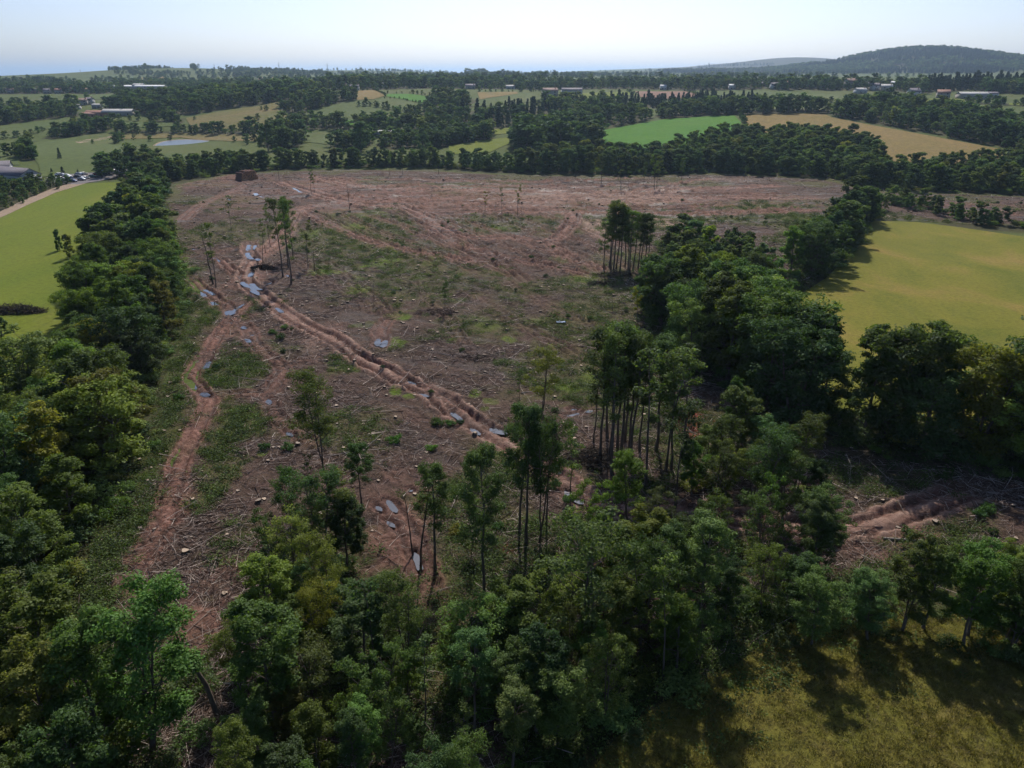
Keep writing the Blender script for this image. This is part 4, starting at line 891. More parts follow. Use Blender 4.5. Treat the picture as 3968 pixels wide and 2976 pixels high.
# trees left standing in the clearing, one by one
SL = 'slender_tree'
G1 = 'slender trees left standing near the wheel ruts at the upper left'
tree_px('thin', 837, 1113, 862, 'very slender leaning tree with a wispy top left of the flooded wheel ruts', name=SL, variant=0, rz=1.6)
tree_px('bare', 826, 1100, 880, 'bare pole-like tree touching the slender tree left of the flooded ruts', name=SL, variant=1)
tree_px('thin', 897, 890, 757, 'thin lone tree on the green upper left of the clearing', name=SL, variant=1)
for x, y, t, k, lb in ((1097, 1073, 765, 'slim', 'tall slender tree, leftmost trunk of the group beside the upper main track'), (1129, 1103, 770, 'slim', 'tall slender tree, nearest trunk of the group beside the upper main track'),
                       (1136, 999, 775, 'slim', 'tall slender tree, farthest trunk of the group beside the upper main track'), (1118, 1040, 760, 'slim', 'tall slender tree in the middle of the group beside the upper main track'),
                       (1194, 1035, 850, 'thin', 'thin scraggy tree just right of the slender group by the upper track'), (1219, 1049, 931, 'bare', 'short dead pole with side stubs right of the slender group'),
                       (1029, 981, 845, 'thin', 'thin crooked tree above the flooded ruts, left of the slender group'), (1020, 1021, 900, 'bare', 'leaning bare sapling just above the black ash patch'), (1048, 960, 800, 'thin', 'wispy tree behind the slender group by the upper track')):
    tree_px(k, x, y, t, lb, name=SL, group=G1)
tree_px('bare', 1450, 1162, 1067, 'dark dead pole alone in the middle of the clearing', name=SL, variant=1)
tree_px('thin', 1725, 1209, 1067, 'small lone tree with a sparse crown in the middle of the clearing', name=SL, variant=2)
tree_px('bare', 1355, 812, 705, 'crooked dead tree beside the red mud at the far left', name=SL, variant=0)
for i, (x, y, t) in enumerate(((1207, 752, 640), (1082, 700, 610), (1219, 748, 660), (1880, 825, 730), (1945, 830, 725), (2005, 830, 720))):
    tree_px('thin', x, y, t, ['thin forked tree on the red mud at the far left', 'thin tree standing close to the log stack', 'right twin of the forked tree on the red mud', 'left one of three thin trees on the round grassy island', 'middle one of three thin trees on the round grassy island', 'right one of three thin trees on the round grassy island'][i], name=SL)
for i, (x, y, t) in enumerate(((2330, 710, 600), (2405, 735, 600), (2435, 728, 640), (2495, 715, 620), (2535, 738, 600), (2545, 735, 610), (2640, 705, 610), (2885, 700, 640), (2230, 690, 620), (1510, 680, 590), (1560, 678, 590), (1700, 675, 585))):
    tree_px('thin' if i % 3 else 'slim', x, y, t, ['thin-trunked tree standing free in front of the far tree line'][0], name=SL, group='thin trees in front of the far tree line')
# the clump in the middle right
for i, (x, y, t) in enumerate(((2341, 1064, 850), (2368, 1050, 775), (2377, 1054, 780), (2386, 1048, 790), (2402, 1052, 800), (2434, 1055, 815), (2441, 1058, 805), (2452, 1050, 820), (2472, 1046, 830), (2484, 1053, 835), (2497, 1053, 828), (2506, 1048, 840), (2360, 1040, 800), (2420, 1040, 790))):
    tree_px('slim', x, y, t, 'tall bare-stemmed tree with a tufted top in the tight middle clump', name=SL, group='tight clump of tall trees beyond the wooded belt', wide=1.25)
tree_px('bare', 2373, 1202, 1121, 'short dead sapling left of the yellowing tree', name=SL)
tree_px('thin', 2468, 1274, 1110, 'thin sapling with yellowing leaves at the tip of the right belt', name=SL, tint=(2.2, 1.7, .8))
# the clump in the right centre
for i, (x, y, t, k) in enumerate(((2325, 1780, 1265, 'slim'), (2353, 1700, 1262, 'slim'), (2362, 1771, 1275, 'slim'), (2371, 1834, 1280, 'slim'), (2393, 1753, 1250, 'slim'), (2407, 1762, 1248, 'slim'), (2420, 1712, 1262, 'slim'), (2447, 1789, 1300, 'slim'), (2440, 1740, 1285, 'slim'),
                                  (2479, 1753, 1330, 'thin'), (2502, 1884, 1350, 'thin'), (2540, 1753, 1310, 'tall'), (2579, 1825, 1330, 'thin'), (2601, 1825, 1370, 'thin'), (2640, 1790, 1340, 'thin'), (2615, 1975, 1560, 'thin'), (2300, 1720, 1400, 'thin'))):
    tree_px(k, x, y, t, ('tall slim tree with a high tufted crown in the right-centre clump, ' + ('left part', 'middle part', 'right part')[min(2, int((x - 2320) / 43))]) if k == 'slim' else 'thin scant-leaved tree, ' + ['first', 'second', 'third', 'fourth', 'fifth', 'sixth', 'seventh', 'eighth'][sorted([2479, 2502, 2540, 2579, 2601, 2640, 2615, 2300]).index(x)] + ' from the left of the right-centre clump', name=SL, group='clump of tall trees right of the main track', wide=1.2)
tree_px('bare', 2705, 1753, 1622, 'leaning dead snag below the rust-red bracken patch', name=SL, variant=1, rz=0)
tree_px('near', 2830, 1745, 1470, 'narrow dark tree right of the rust-red bracken patch', variant=3, wide=.7, tint=(.7, .8, .9))
tree_px('near_sparse', 2720, 1480, 1300, 'olive sparse tree at the foot of the right belt')
tree_px('near_sparse', 2600, 1570, 1340, 'sparse leafy tree between the right-centre clump and the right belt')
tree_px('near_sparse', 2100, 1600, 1340, 'thin bushy tree above the grassy ruts in the centre right', tint=(1.2, 1.1, 1.0))
tree_px('thin', 2010, 1590, 1430, 'wispy sapling left of the grassy ruts in the centre right', name=SL)
# foreground trees with clear trunks
tree_px('tall', 1872, 2380, 1735, 'tall straight tree with a dark crown in the foreground centre', variant=0, wide=.85)
tree_px('tall', 1687, 2225, 1800, 'leaning tree with a broad light green crown left of the tall centre tree', variant=1, wide=1.1)
tree_px('bare', 1631, 2214, 1839, 'bare forked tree beside the long puddle', name=SL, variant=2)
tree_px('bare', 1601, 2140, 1880, 'thin bare pole beside the long puddle', name=SL, variant=1)
tree_px('thin', 1834, 2101, 1830, 'thin tree behind the tall centre tree', name=SL)
for x, y, t, v, lb in ((2013, 2060, 1580, 1, 'leaning tall tree, leftmost of the four beside the main track'), (2040, 2115, 1565, 0, 'tall dark tree, second of the four beside the main track'), (2090, 2110, 1600, 2, 'forked tall tree, third of the four beside the main track'), (2117, 2040, 1640, 0, 'slim tall tree, rightmost of the four beside the main track')):
    tree_px('tall', x, y, t, lb, variant=v, wide=.9)
tree_px('thin', 2212, 1990, 1650, 'slender leaning tree standing on the edge of the muddy main track', name=SL, variant=0)
tree_px('tall', 1276, 1905, 1432, 'forked open-crowned tree left of the centre foreground', variant=2, wide=1.0, tint=(1.25, 1.1, 1.0))
tree_px('tall', 1402, 1960, 1717, 'short-trunked tree with a dense bright green crown below the forked tree', variant=0, wide=1.25, tint=(.95, 1.15, .8))
tree_px('bare', 1145, 1925, 1825, 'short bare crooked sapling in the lower left of the clearing', name=SL)
tree_px('thin', 1203, 1943, 1755, 'thin sapling in front of the forked open-crowned tree', name=SL)
tree_px('near', 590, 2930, 2290, 'dense dark green tree in the lower left corner beside the red mud', variant=2, wide=1.0, tint=(.85, 1.0, .75))
tree_px('near', 420, 3000, 2420, 'dark bushy tree left of the dense lower left tree', variant=0)
tree_px('near', 1080, 2830, 2330, 'bushy tree at the left end of the foreground thicket', variant=1, wide=1.15)
tree_px('near_sparse', 2250, 2520, 1960, 'spreading tree with dark bare limbs in the foreground right of centre', variant=0, wide=1.1)
tree_px('tall', 2700, 2480, 2000, 'tall dark tree at the edge of the near meadow', variant=0, wide=1.2)
tree_px('tall', 2480, 2500, 2060, 'dark tree left of the tall tree at the meadow edge', variant=2, wide=1.1)
tree_px('near', 3170, 2190, 1880, 'dark round tree beside the pale muddy track on the right', variant=2, tint=(.7, .8, .8))
tree_px('near', 3140, 2240, 1940, 'broad tree in front of the pale muddy track on the right', variant=0)
tree_px('far', 232, 972, 888, 'small oval tree casting a shadow on the left field', variant=3, wide=.8)
tree_px('far', 273, 1000, 905, 'small loose-crowned tree in a guard on the left field', variant=1, wide=.8, tint=(1.4, 1.2, 1))
tree_px('far', 12, 1310, 1225, 'small round tree cut off by the left picture edge on the left field', variant=0)
tree_px('near', 560, 1660, 1490, 'yellow-green bush tree at the edge of the left belt', variant=2, tint=(2.3, 1.7, .7), wide=1.2)
tree_px('belt', 2520, 1230, 1085, 'yellowing tree at the tip of the right belt', variant=2, tint=(2.6, 2.0, .8))
tree_px('belt', 2700, 1440, 1160, 'broad dark tree at the near end of the right belt', variant=1)

# belts, thickets and tree lines: the trees that show largest stand singly, the rest are one far-off mass
def band(v, L):
    for lim, t in L:
        if v < lim: return t
def where(reg, x, y):
    """where a tree of a wood stands, told by things one can find"""
    if reg == 'thicket':
        return 'front thicket, ' + band(y, ((49, 'front rows'), (57, 'middle rows'), (66, 'back rows'), (1e9, 'far fringe'))) + ' ' + band(x, ((-17, 'at its left end'), (-11, 'below the bright-crowned tree'), (-5, 'below the long puddle'), (1, 'below the tall centre tree'), (7, 'below the four tall trees'), (13, 'below the bare-limbed tree'), (1e9, 'by the near meadow')))
    if reg == 'copse':
        return 'copse right of the main track, ' + band(y, ((72, 'meadow side'), (82, 'middle'), (1e9, 'clearing side'))) + ' ' + band(x, ((14, 'at its left end'), (22, 'left of its middle'), (30, 'right of its middle'), (1e9, 'by the pale mud')))
    if reg == 'hedge': return 'hedge above the near meadow, ' + band(x, ((28, 'left end'), (34, 'left part'), (40, 'middle part'), (46, 'right part'), (1e9, 'at the picture edge')))
    if reg == 'left belt':
        side = 'clearing side' if x > -(28 + .40 * y) else 'field side'
        return 'left belt, ' + side + ', ' + band(y, ((50, 'in the bottom corner'), (62, 'by the leaning dead trunk'), (75, 'by the lower left mud'), (88, 'by the lower track end'), (103, 'by the grassy strip'), (120, 'level with the nettle island'), (140, 'level with the track bend'), (165, 'level with the flooded ruts'), (195, 'by the branch heap field'), (235, 'by the two field trees'), (290, 'beyond the two field trees'), (1e9, 'near the car park')))
    if reg == 'right belt':
        return 'right belt, ' + ('meadow side' if y > 100 + max(0, 40 - x) * 1.6 else 'clearing side') + ', ' + band(x, ((30, 'at its tip'), (40, 'near the yellowing tree'), (50, 'at its bend'), (60, 'above the rusty bracken'), (70, 'above the bare slope'), (80, 'right part'), (1e9, 'at the picture edge')))
    if reg == 'hedge wood': return 'row left of the right meadow, ' + band(y, ((190, 'near end'), (220, 'middle'), (250, 'far half'), (1e9, 'far end')))
    if reg == 'far edge': return 'far tree line, ' + band(x, ((-140, 'by the car park'), (-105, 'behind the log stack'), (-70, 'right of the log stack'), (-35, 'left of centre'), (0, 'in the centre'), (40, 'right of centre'), (80, 'below the green field'), (120, 'below the tan field'), (1e9, 'at the far right')))
    return 'hedge beyond the right meadow, ' + band(x, ((125, 'left part'), (150, 'middle part'), (1e9, 'right part')))
LOOK = dict(near='bushy', near_sparse='sparse-crowned', tall='tall-stemmed', thin='thin wispy', belt='full-crowned', far='rounded')
TINTS = [((1, 1, 1), 'mid-green'), ((1.32, 1.25, 1.05), 'light green'), ((.68, .76, .8), 'dark green'), ((.90, 1.02, 1.15), 'blue-green'), ((1.42, 1.3, .8), 'yellow-green'), ((.85, .92, .95), 'dull green'), ((1.08, 1.2, .85), 'fresh green'), ((1.0, .86, .85), 'brownish green')]
cand = []
for P, sp, (h0, h1), kind, reg in WPOLY:
    pts = fill(P, sp)
    for x, y in pts:
        if reg == 'left belt' and y < 42 and abs(x) < 20: continue
        h = rng.uniform(h0, h1)
        if reg in ('thicket',) and y < 46: h = min(h, 8.5)
        if y < 30: continue
        cand.append((h / math.hypot(x, y), x, y, h, kind, reg))
cand.sort(reverse=True)
zs = surf([c[1] for c in cand], [c[2] for c in cand])
vis = lambda x, y: abs(x) < .67 * (y * .93 + 18) + 8
n_b = 0; rest = []; TREEPTS = []
for (a, x, y, h, kind, reg), z in zip(cand, zs):
    TREEPTS.append((x, y))
    if n_b < 300 and vis(x, y):
        n_b += 1
        kk = {'near': rng.choice(['near', 'near_sparse', 'tall', 'thin'], p=[.32, .37, .22, .09]) if reg in ('thicket', 'copse') else 'near', 'belt': 'near' if y < 75 else 'belt', 'far': 'far'}[kind]
        if kind == 'belt' and y > 210: kk = 'far'
        if kk in ('tall', 'thin'): h *= 1.25
        w = rng.uniform(.85, 1.2) * (1.15 if kk in ('belt', 'far') else 1.12)
        tc, tn = TINTS[int(rng.integers(0, len(TINTS)))]; pl = where(reg, x, y); sz = 'low ' if h < 6.5 else 'high ' if h > 12.5 else ''
        lb = f'{sz}{LOOK[kk]} {tn} tree in the {pl}'
        if len(lb.split()) > 16: lb = f'{LOOK[kk]} {tn} tree, {pl}'.replace('the ', '')
        place_tree(kk, (x, y), h, lb, group=f'trees of the {pl.split(",")[0]}', wide=w, variant=int(rng.integers(0, 99)), z=z - .08, tint=tc)
    else: rest.append((x, y, h, z))
rest = np.array(rest)
scatter('woodland_edge', [bpy.data.objects.new('far_tree_model', t) for _, t in PROTO['far']], rest[:, :2], rest[:, 3] - .1, np.stack([rest[:, 2] / 13 * 1.3, rest[:, 2] / 13 * 1.3, rest[:, 2] / 13 * 1.02], 1), rng.integers(0, 4, len(rest)), 'mass of leafy trees filling the woods round the clearing')
fx, fh, fi = [], [], []
for P, sp, (h0, h1), kd in FPOLY:
    p = fill(P, sp); fx.append(p); fh.append(rng.uniform(h0, h1, len(p)) * (1 + .25 * (fbm(p[:, 0] / 40, p[:, 1] / 40, 3, 2) - .5)))
    fi.append(rng.integers(0, 3, len(p)) if kd == 'b' else np.full(len(p), 3) if kd == 'c' else np.where(fbm(p[:, 0] / 60, p[:, 1] / 60, 55, 2) > .52, 3, rng.integers(0, 3, len(p))))
FW = [poly(p) for p, _ in FIELDS]
for i in range(len(fx)):                                  # woods stop at the field edges
    kp = np.ones(len(fx[i]), bool)
    for W in FW: kp &= ~inside(W, fx[i][:, 0], fx[i][:, 1])
    fx[i], fh[i], fi[i] = fx[i][kp], fh[i][kp], fi[i][kp]
# hedges and single trees out in the farmland
HEDGES = [([(1380, 412), (1447, 412), (1502, 424), (1560, 430), (1624, 434)], 5, (3, 6)), ([(1488, 382), (1542, 382), (1640, 402)], 5, (2, 3)), ([(1497, 374), (1448, 350)], 5, (2, 3)), ([(1495, 362), (1600, 362), (1712, 382)], 6, (2, 4)), ([(1359, 354), (1500, 347)], 8, (3, 7)),
          ([(2429, 355), (2475, 367)], 6, (2, 4)), ([(2655, 354), (2730, 372)], 6, (2, 4)), ([(1850, 356), (2060, 356), (2140, 352)], 7, (3, 6)), ([(2870, 449), (2880, 480)], 6, (3, 5)), ([(-100, 545), (45, 536), (140, 517), (175, 503)], 7, (3, 7)), ([(420, 470), (560, 466), (700, 462)], 7, (4, 8)),
          ([(1000, 548), (900, 552)], 6, (4, 8)), ([(3400, 390), (3547, 394), (3740, 399)], 6, (2, 4)), ([(3740, 399), (3968, 405), (4300, 415)], 7, (4, 7)), ([(212, 317), (316, 326), (475, 318), (610, 305), (640, 288)], 16, (4, 9)), ([(1081, 297), (1203, 305), (1316, 299)], 14, (4, 8)), ([(1108, 268), (1190, 285), (1280, 282)], 14, (3, 6)),
          ([(1000, 268), (1108, 266), (1280, 272), (1400, 272), (1640, 282)], 22, (5, 12)), ([(560, 268), (640, 262), (760, 272)], 12, (8, 14)), ([(820, 272), (1000, 278)], 16, (8, 14)), ([(640, 290), (760, 290), (900, 290), (1000, 296)], 16, (9, 14)), ([(700, 300), (900, 302), (1000, 305)], 18, (9, 14)),
          ([(1640, 290), (1850, 296), (2000, 300), (2300, 300), (2600, 298)], 16, (8, 14)), ([(1700, 305), (2100, 312), (2600, 312), (3000, 315)], 16, (8, 14)), ([(1300, 305), (1700, 312), (2000, 316)], 18, (8, 13)), ([(1800, 290), (1900, 292)], 9, (14, 20)), ([(2050, 297), (2150, 298)], 12, (12, 16)),
          ([(450, 560), (470, 540)], 8, (5, 8)), ([(20, 610), (50, 600)], 7, (5, 8)), ([(430, 538), (1010, 560)], 26, (3, 8)), ([(1030, 398), (1100, 380)], 12, (3, 6)), ([(1000, 425), (1060, 430)], 14, (3, 5))]
for L, sp, (h0, h1) in HEDGES:
    p = along(L, sp, .35, sp * .2); fx.append(p); fh.append(rng.uniform(h0, h1, len(p))); fi.append(rng.integers(0, 3, len(p)))
for x, y, t in ((1420, 410, 362), (1630, 440, 385), (1680, 372, 335), (1000, 465, 440), (755, 465, 450), (1030, 372, 345), (1330, 375, 345), (3220, 398, 370), (3180, 400, 383), (1793, 350, 325), (1500, 535, 500), (1350, 505, 470), (660, 545, 540), (360, 558, 542), (245, 306, 300)):
    b = G(x, y); fx.append(b[None, :2]); fh.append(np.array([max(4, height_to(b, t))])); fi.append(rng.integers(0, 3, 1))
# wooded slopes of the far hills
def on_hill(x, y):
    t = terrain(x, y)
    return t
hx = rng.uniform(300, 3400, 40000); hy = rng.uniform(2400, 3700, 40000)
hz = terrain(hx, hy); q = hx / hy
k = (q > .18) & (q < .85) & (hz > 46) & (fbm(hx / 120, hy / 120, 71, 3) > .30) & (terrain(hx, hy - 60) < hz + 2)
hp = np.stack([hx[k], hy[k]], 1)[:14000]
fx.append(hp); fh.append(rng.uniform(10, 15, len(hp))); fi.append(np.where(fbm(hp[:, 0] / 200, hp[:, 1] / 200, 5, 2) > .5, 3, rng.integers(0, 3, len(hp))))
hx = rng.uniform(-1700, -300, 5000); hy = rng.uniform(1900, 2700, 5000); hz = terrain(hx, hy)
k = (hz > 40) & (fbm(hx / 150, hy / 150, 72, 3) > .56) & (hx / hy > -.48) & (hx / hy < -.22)
hp = np.stack([hx[k], hy[k]], 1)[:700]; fx.append(hp); fh.append(rng.uniform(6, 10, len(hp))); fi.append(rng.integers(0, 3, len(hp)))
hx = rng.uniform(-900, 2400, 9000); hy = rng.uniform(1500, 5200, 9000)
k = (fbm(hx / 260, hy / 260, 73, 3) > .54) & (np.abs(hx / hy) < .5)
hp = np.stack([hx[k], hy[k]], 1)[:2600]; fx.append(hp); fh.append(rng.uniform(7, 12, len(hp))); fi.append(rng.integers(0, 3, len(hp)))
p = along([(2700, 262), (2830, 256), (2960, 254), (3000, 250)], 9, .4, 8); fx.append(p); fh.append(rng.uniform(16, 24, len(p))); fi.append(np.full(len(p), 3))
fx = np.vstack(fx); fh = np.concatenate(fh); fi = np.concatenate(fi); fh = fh * rng.uniform(.68, 1.22, len(fh))
k = ~inside(RIGHT_MEADOW, fx[:, 0], fx[:, 1]) & ~inside(pondP, fx[:, 0], fx[:, 1]); fx, fh, fi = fx[k], fh[k], fi[k]
fz = terrain(fx[:, 0], fx[:, 1]); nearer = fx[:, 1] < 1150
for nm, kk, lb in (('farmland_woods', nearer, 'mass of hedgerow and woodland trees across the farmland beyond the clearing'), ('distant_woodland', ~nearer, 'blue-green woodland on the far ridges and hills')):
    wf_ = np.where(fi[kk] == 3, 1.1, rng.uniform(.95, 1.35, kk.sum())); scatter(nm, SP, fx[kk], fz[kk] - .2, np.stack([fh[kk] / 10 * wf_, fh[kk] / 10 * wf_, fh[kk] / 10], 1), fi[kk], lb)
# a few trees that stand out beyond the clearing
tree_px('conifer', 232, 615, 572, 'dark pointed conifer alone in the pale meadow beyond the car park', name='conifer_tree')
for x, y, t, lb in ((200, 667, 650, 'dark clipped cypress left in the row by the parked cars'), (244, 676, 645, 'reddish dark cypress in the middle of the row by the parked cars'), (304, 676, 656, 'small dark cypress right in the row by the parked cars')):
    tree_px('conifer', x, y, t, lb, name='conifer_tree', wide=1.5)
tree_px('far', 1040, 585, 465, 'large round willow-like tree beyond the far left edge of the clearing', variant=2)
tree_px('far', 1640, 600, 510, 'large dark tree beyond the middle of the far tree line', variant=2, wide=1.2)
tree_px('far', 1400, 590, 470, 'broad round tree beyond the far tree line, left of the conifers', variant=0, wide=1.2)
# ------------------------------------------------------------------ felled ground: stumps, brushwood, logs, weeds
def in_clear(n_, y0=40, y1=425, pw=1.0):
    """points in the clearing, denser towards the camera"""
    out = np.zeros((0, 2))
    while len(out) < n_:
        Y = y0 * (y1 / y0) ** (rng.random(n_) ** pw); X = rng.uniform(-.74, .74, n_) * (Y * .93 + 18)
        k = inside(CLEAR, X, Y); out = np.vstack([out, np.stack([X[k], Y[k]], 1)])
    return out[:n_]
def track_dist(X, Y):
    d = np.full(len(X), 99.)
    for L, *_ in TRACKS:
        k = (X > L[:, 0].min() - 5) & (X < L[:, 0].max() + 5) & (Y > L[:, 1].min() - 5) & (Y < L[:, 1].max() + 5); q = np.nonzero(k)[0]
        if len(q): d[q] = np.minimum(d[q], np.min(np.hypot(X[q][:, None] - L[None, ::2, 0], Y[q][:, None] - L[None, ::2, 1]), 1))
    return d
def sticks_mesh(name, C, D, L, Rr, tone, m_):
    """three-sided tapered sticks; every long one is a bent pair"""
    n_ = len(C); D = D / np.linalg.norm(D, axis=1)[:, None]
    lng = L > np.quantile(L, .8); h = D[lng] * (L[lng] * .5)[:, None]; d2 = D[lng] + rng.normal(0, .28, (lng.sum(), 3)) * (1, 1, .3); d2 /= np.linalg.norm(d2, axis=1)[:, None]
    C2 = C[lng] + h * .98 + d2 * (L[lng] * .3)[:, None]
    C = np.vstack([C, C2]); D = np.vstack([D, d2]); Rr = np.concatenate([Rr, Rr[lng] * .5]); L = np.concatenate([L, L[lng] * .6]); tone = np.concatenate([tone, tone[lng]]); n_ = len(C)
    a = np.cross(D, np.array([0, 0, 1.])) + 1e-6; a /= np.linalg.norm(a, axis=1)[:, None]; b = np.cross(D, a)
    V = np.stack([C + D * (L * t)[:, None] + (a * math.cos(k * 2.0944) + b * math.sin(k * 2.0944)) * (Rr * rs)[:, None] for t, rs in ((-.5, 1.0), (.5, .45)) for k in range(3)], 1).reshape(-1, 3)
    q = np.array([[k, (k + 1) % 3, 3 + (k + 1) % 3, 3 + k] for k in range(3)])
    return mesh_from(name, V, ((np.arange(n_) * 6)[:, None, None] + q[None]).reshape(-1, 4), [m_], attrs={'tone': ('FACE', np.repeat(tone, 3))})
P = in_clear(215000, 40, 420, .92)
dens = sstep(.36, .62, fbm(P[:, 0] / 9, P[:, 1] / 9, 61, 3)); P = P[rng.random(len(P)) < (.14 + .86 * dens) * (1 - .55 * sstep(230, 300, P[:, 1]))]
sz_, at = clear_surface(P[:, 0], P[:, 1]); k = rng.random(len(P)) < 1 - .85 * np.maximum(np.maximum(at['mud'], .6 * at['moss']), .7 * at['green']); P = P[k]; sz_ = sz_[k]; n_ = len(P)
L_ = rng.gamma(2.0, .42, n_).clip(.25, 4.0) * (1 + P[:, 1] / 500); Rr = (.010 + .009 * L_) * (1 + P[:, 1].clip(0, 230) / 170)
az = rng.uniform(0, 6.28, n_); el = rng.normal(0, .16, n_)
Dv = np.stack([np.cos(az), np.sin(az), el], 1); Cz = sz_ + Rr * .6 + np.abs(el) * L_ * .25
tone = rng.beta(1.6, 1.5, n_); pal = rng.random(n_) < .12; tone[pal] = rng.uniform(.8, 1, pal.sum())
tag(mobj('brushwood_litter', sticks_mesh('brushwood_litter', np.column_stack([P, Cz]), Dv, L_, Rr, tone, M['stick'])), 'broken brown and grey twigs strewn over the felled ground', kind='stuff')

def stump_mesh(seed):
    r = np.random.default_rng(seed); k = 11; th = np.arange(k) * 2 * np.pi / k; mb = MB()
    lob = 1 + .16 * np.sin(th * 3 + r.uniform(0, 6)) + r.normal(0, .06, k)
    rings = [(0, 1.55), (.10, 1.2), (.4, 1.02), (1.0, .95)]
    V = [(math.cos(t) * l * s, math.sin(t) * l * s, z + (.09 * math.cos(t + seed) if z == 1 else 0)) for z, s in rings for t, l in zip(th, lob)]
    mb.add(V, [(i * k + j, i * k + (j + 1) % k, (i + 1) * k + (j + 1) % k, (i + 1) * k + j) for i in range(3) for j in range(k)])
    b = mb.mesh('bark', [M['bark_stump']], True)
    top = np.array(V[3 * k:]); top = np.vstack([top + (0, 0, .004), [[0, 0, 1.03]]])
    c = mesh_from('cut_face', top, [(j, (j + 1) % k, k) for j in range(k)], [M['cut']])
    return b, c
ST = [stump_mesh(s) for s in range(5)]
def stump(b, r_, h_, lb, grp, i, z=None):
    z = surf(b[0], b[1])[0] if z is None else z
    e = empty('tree_stump', (b[0], b[1], z - .06), rng.uniform(0, 6.28), (r_, r_, h_)); e.rotation_euler = (rng.normal(0, .06), rng.normal(0, .06), e.rotation_euler[2])
    tag(e, lb, 'stump', grp); mobj('bark', ST[i % 5][0], e); mobj('cut_face', ST[i % 5][1], e)
near_st = [(719, 2144, .62, 'broad pale-topped stump with a dark side right of the left track'), (542, 2051, .5, 'wide stump on the grass left of the left track'), (599, 2049, .36, 'round orange-tinted stump at the edge of the left track'), (879, 2074, .4, 'split pale stump in the lower left brush'),
           (922, 1907, .4, 'low stump among sticks in the lower left of the clearing'), (599, 1882, .42, 'dark-sided stump on the grass beside the left belt'), (633, 2294, .55, 'pale stump just above the dense lower left tree'), (870, 2301, .46, 'pale stump left of the foreground thicket'), (949, 2515, .42, 'stump beside the left end of the foreground thicket'),
           (1448, 1685, .75, 'large pale broken stump in the middle foreground'), (1154, 1726, .55, 'wide stump right of the left rut branch'), (1841, 1690, .45, 'pale stump below the long wheel rut of the main track'), (1004, 1947, .6, 'broad stump at the left of the bare saplings'), (3623, 2029, .5, 'dark-sided stump right of the pale muddy track'),
           (3479, 2040, .45, 'stump in the pale mud on the right'), (1059, 1740, .4, 'stump left of two others beside the small green spot'), (1083, 1740, .4, 'stump right of two others beside the small green spot'), (3925, 1965, .45, 'stump near the right picture edge'), (1880, 2500, .5, 'pale stump in the muddy gap of the foreground thicket')]
for i, (x, y, r_, lb) in enumerate(near_st): stump(G(x, y), r_ * .62, r_ * .62, lb, None, i)
P = in_clear(1300, 75, 415, .62); td = track_dist(P[:, 0], P[:, 1]); P = P[(td > 2.6)]
zc = surf(P[:, 0], P[:, 1]); order = np.argsort(P[:, 1])
P = P[order]; zc = zc[order]
keep = []; 
for i in range(len(P)):
    if all((P[i, 0] - P[j, 0]) ** 2 + (P[i, 1] - P[j, 1]) ** 2 > 2.2 for j in keep[-60:]): keep.append(i)
P = P[keep]; zc = zc[keep]
def stump_at(x, y):
    side = band(x / y, ((-.30, 'by the left belt'), (-.19, 'on the left'), (-.09, 'left of centre'), (.02, 'in the centre'), (.12, 'right of centre'), (1e9, 'on the right')))
    return 'low cut stump ' + side + ', ' + band(y, ((100, 'in the near ground'), (130, 'short of the nettle island'), (165, 'level with the main track bend'), (205, 'level with the flooded ruts'), (260, 'beyond the flooded ruts'), (320, 'level with the grassy round island'), (1e9, 'on the far red mud')))
gsl = {}
for i in range(min(275, len(P))):
    x, y = P[i]; lb = stump_at(x, y); r_ = rng.uniform(.10, .24) * (1 + y / 500)
    stump((x, y), r_, r_ * rng.uniform(.8, 1.3), lb, 'cut stumps of the clearing', i, zc[i])
def stump_model(b, c):
    vb = np.array([v.co for v in b.vertices]); vc = np.array([v.co for v in c.vertices]); q = np.array([list(p.vertices) for p in b.polygons]); t = np.array([list(p.vertices) for p in c.polygons]) + len(vb)
    return bpy.data.objects.new('stump_model', mesh_from('stump_model', np.vstack([vb, vc]), [q, t], [M['bark_stump'], M['cut']], [0] * len(q) + [1] * len(t)))
SM = [stump_model(*s) for s in ST]
rs = rng.uniform(.16, .34, len(P) - 275)
scatter('stump_field', SM, P[275:], zc[275:] - .05, np.stack([rs * 1.25, rs * 1.25, rs * 1.2], 1), rng.integers(0, 5, len(rs)), 'many small cut stumps across the far part of the clearing', .05)
# pale logs and long poles lying about
def log(p, q, r_, lb, m1='bark_pale', grp=None, name='log'):
    a = G(*p); b = G(*q); a[2] = surf(a[0], a[1])[0] + r_ * .8; b[2] = surf(b[0], b[1])[0] + r_ * .8
    c = (a + b) / 2; e = empty(name, c); mid = (rng.normal(0, .05, 3) + (0, 0, .04)); mb = MB(); mb.tube([a - c, mid, b - c], [r_, r_ * .92, r_ * .7], 8, cap=False)
    mobj('bark', mb.mesh('bark', [M[m1]], True), e)
    d = (b - a) / np.linalg.norm(b - a); m2 = MB()
    for pt, rr, s in ((a - c, r_, -1), (b - c, r_ * .7, 1)):
        u_ = np.cross(d, [0, 0, 1.]); u_ /= np.linalg.norm(u_); w_ = np.cross(d, u_)
        V = [pt + s * d * .004] + [pt + s * d * .003 + rr * (u_ * math.cos(t) + w_ * math.sin(t)) for t in np.arange(8) * math.pi / 4]
        m2.add(V, T=[(0, 1 + j, 1 + (j + 1) % 8) for j in range(8)])
    mobj('cut_end', m2.mesh('cut_end', [M['cut']]), e); tag(e, lb, name, grp)
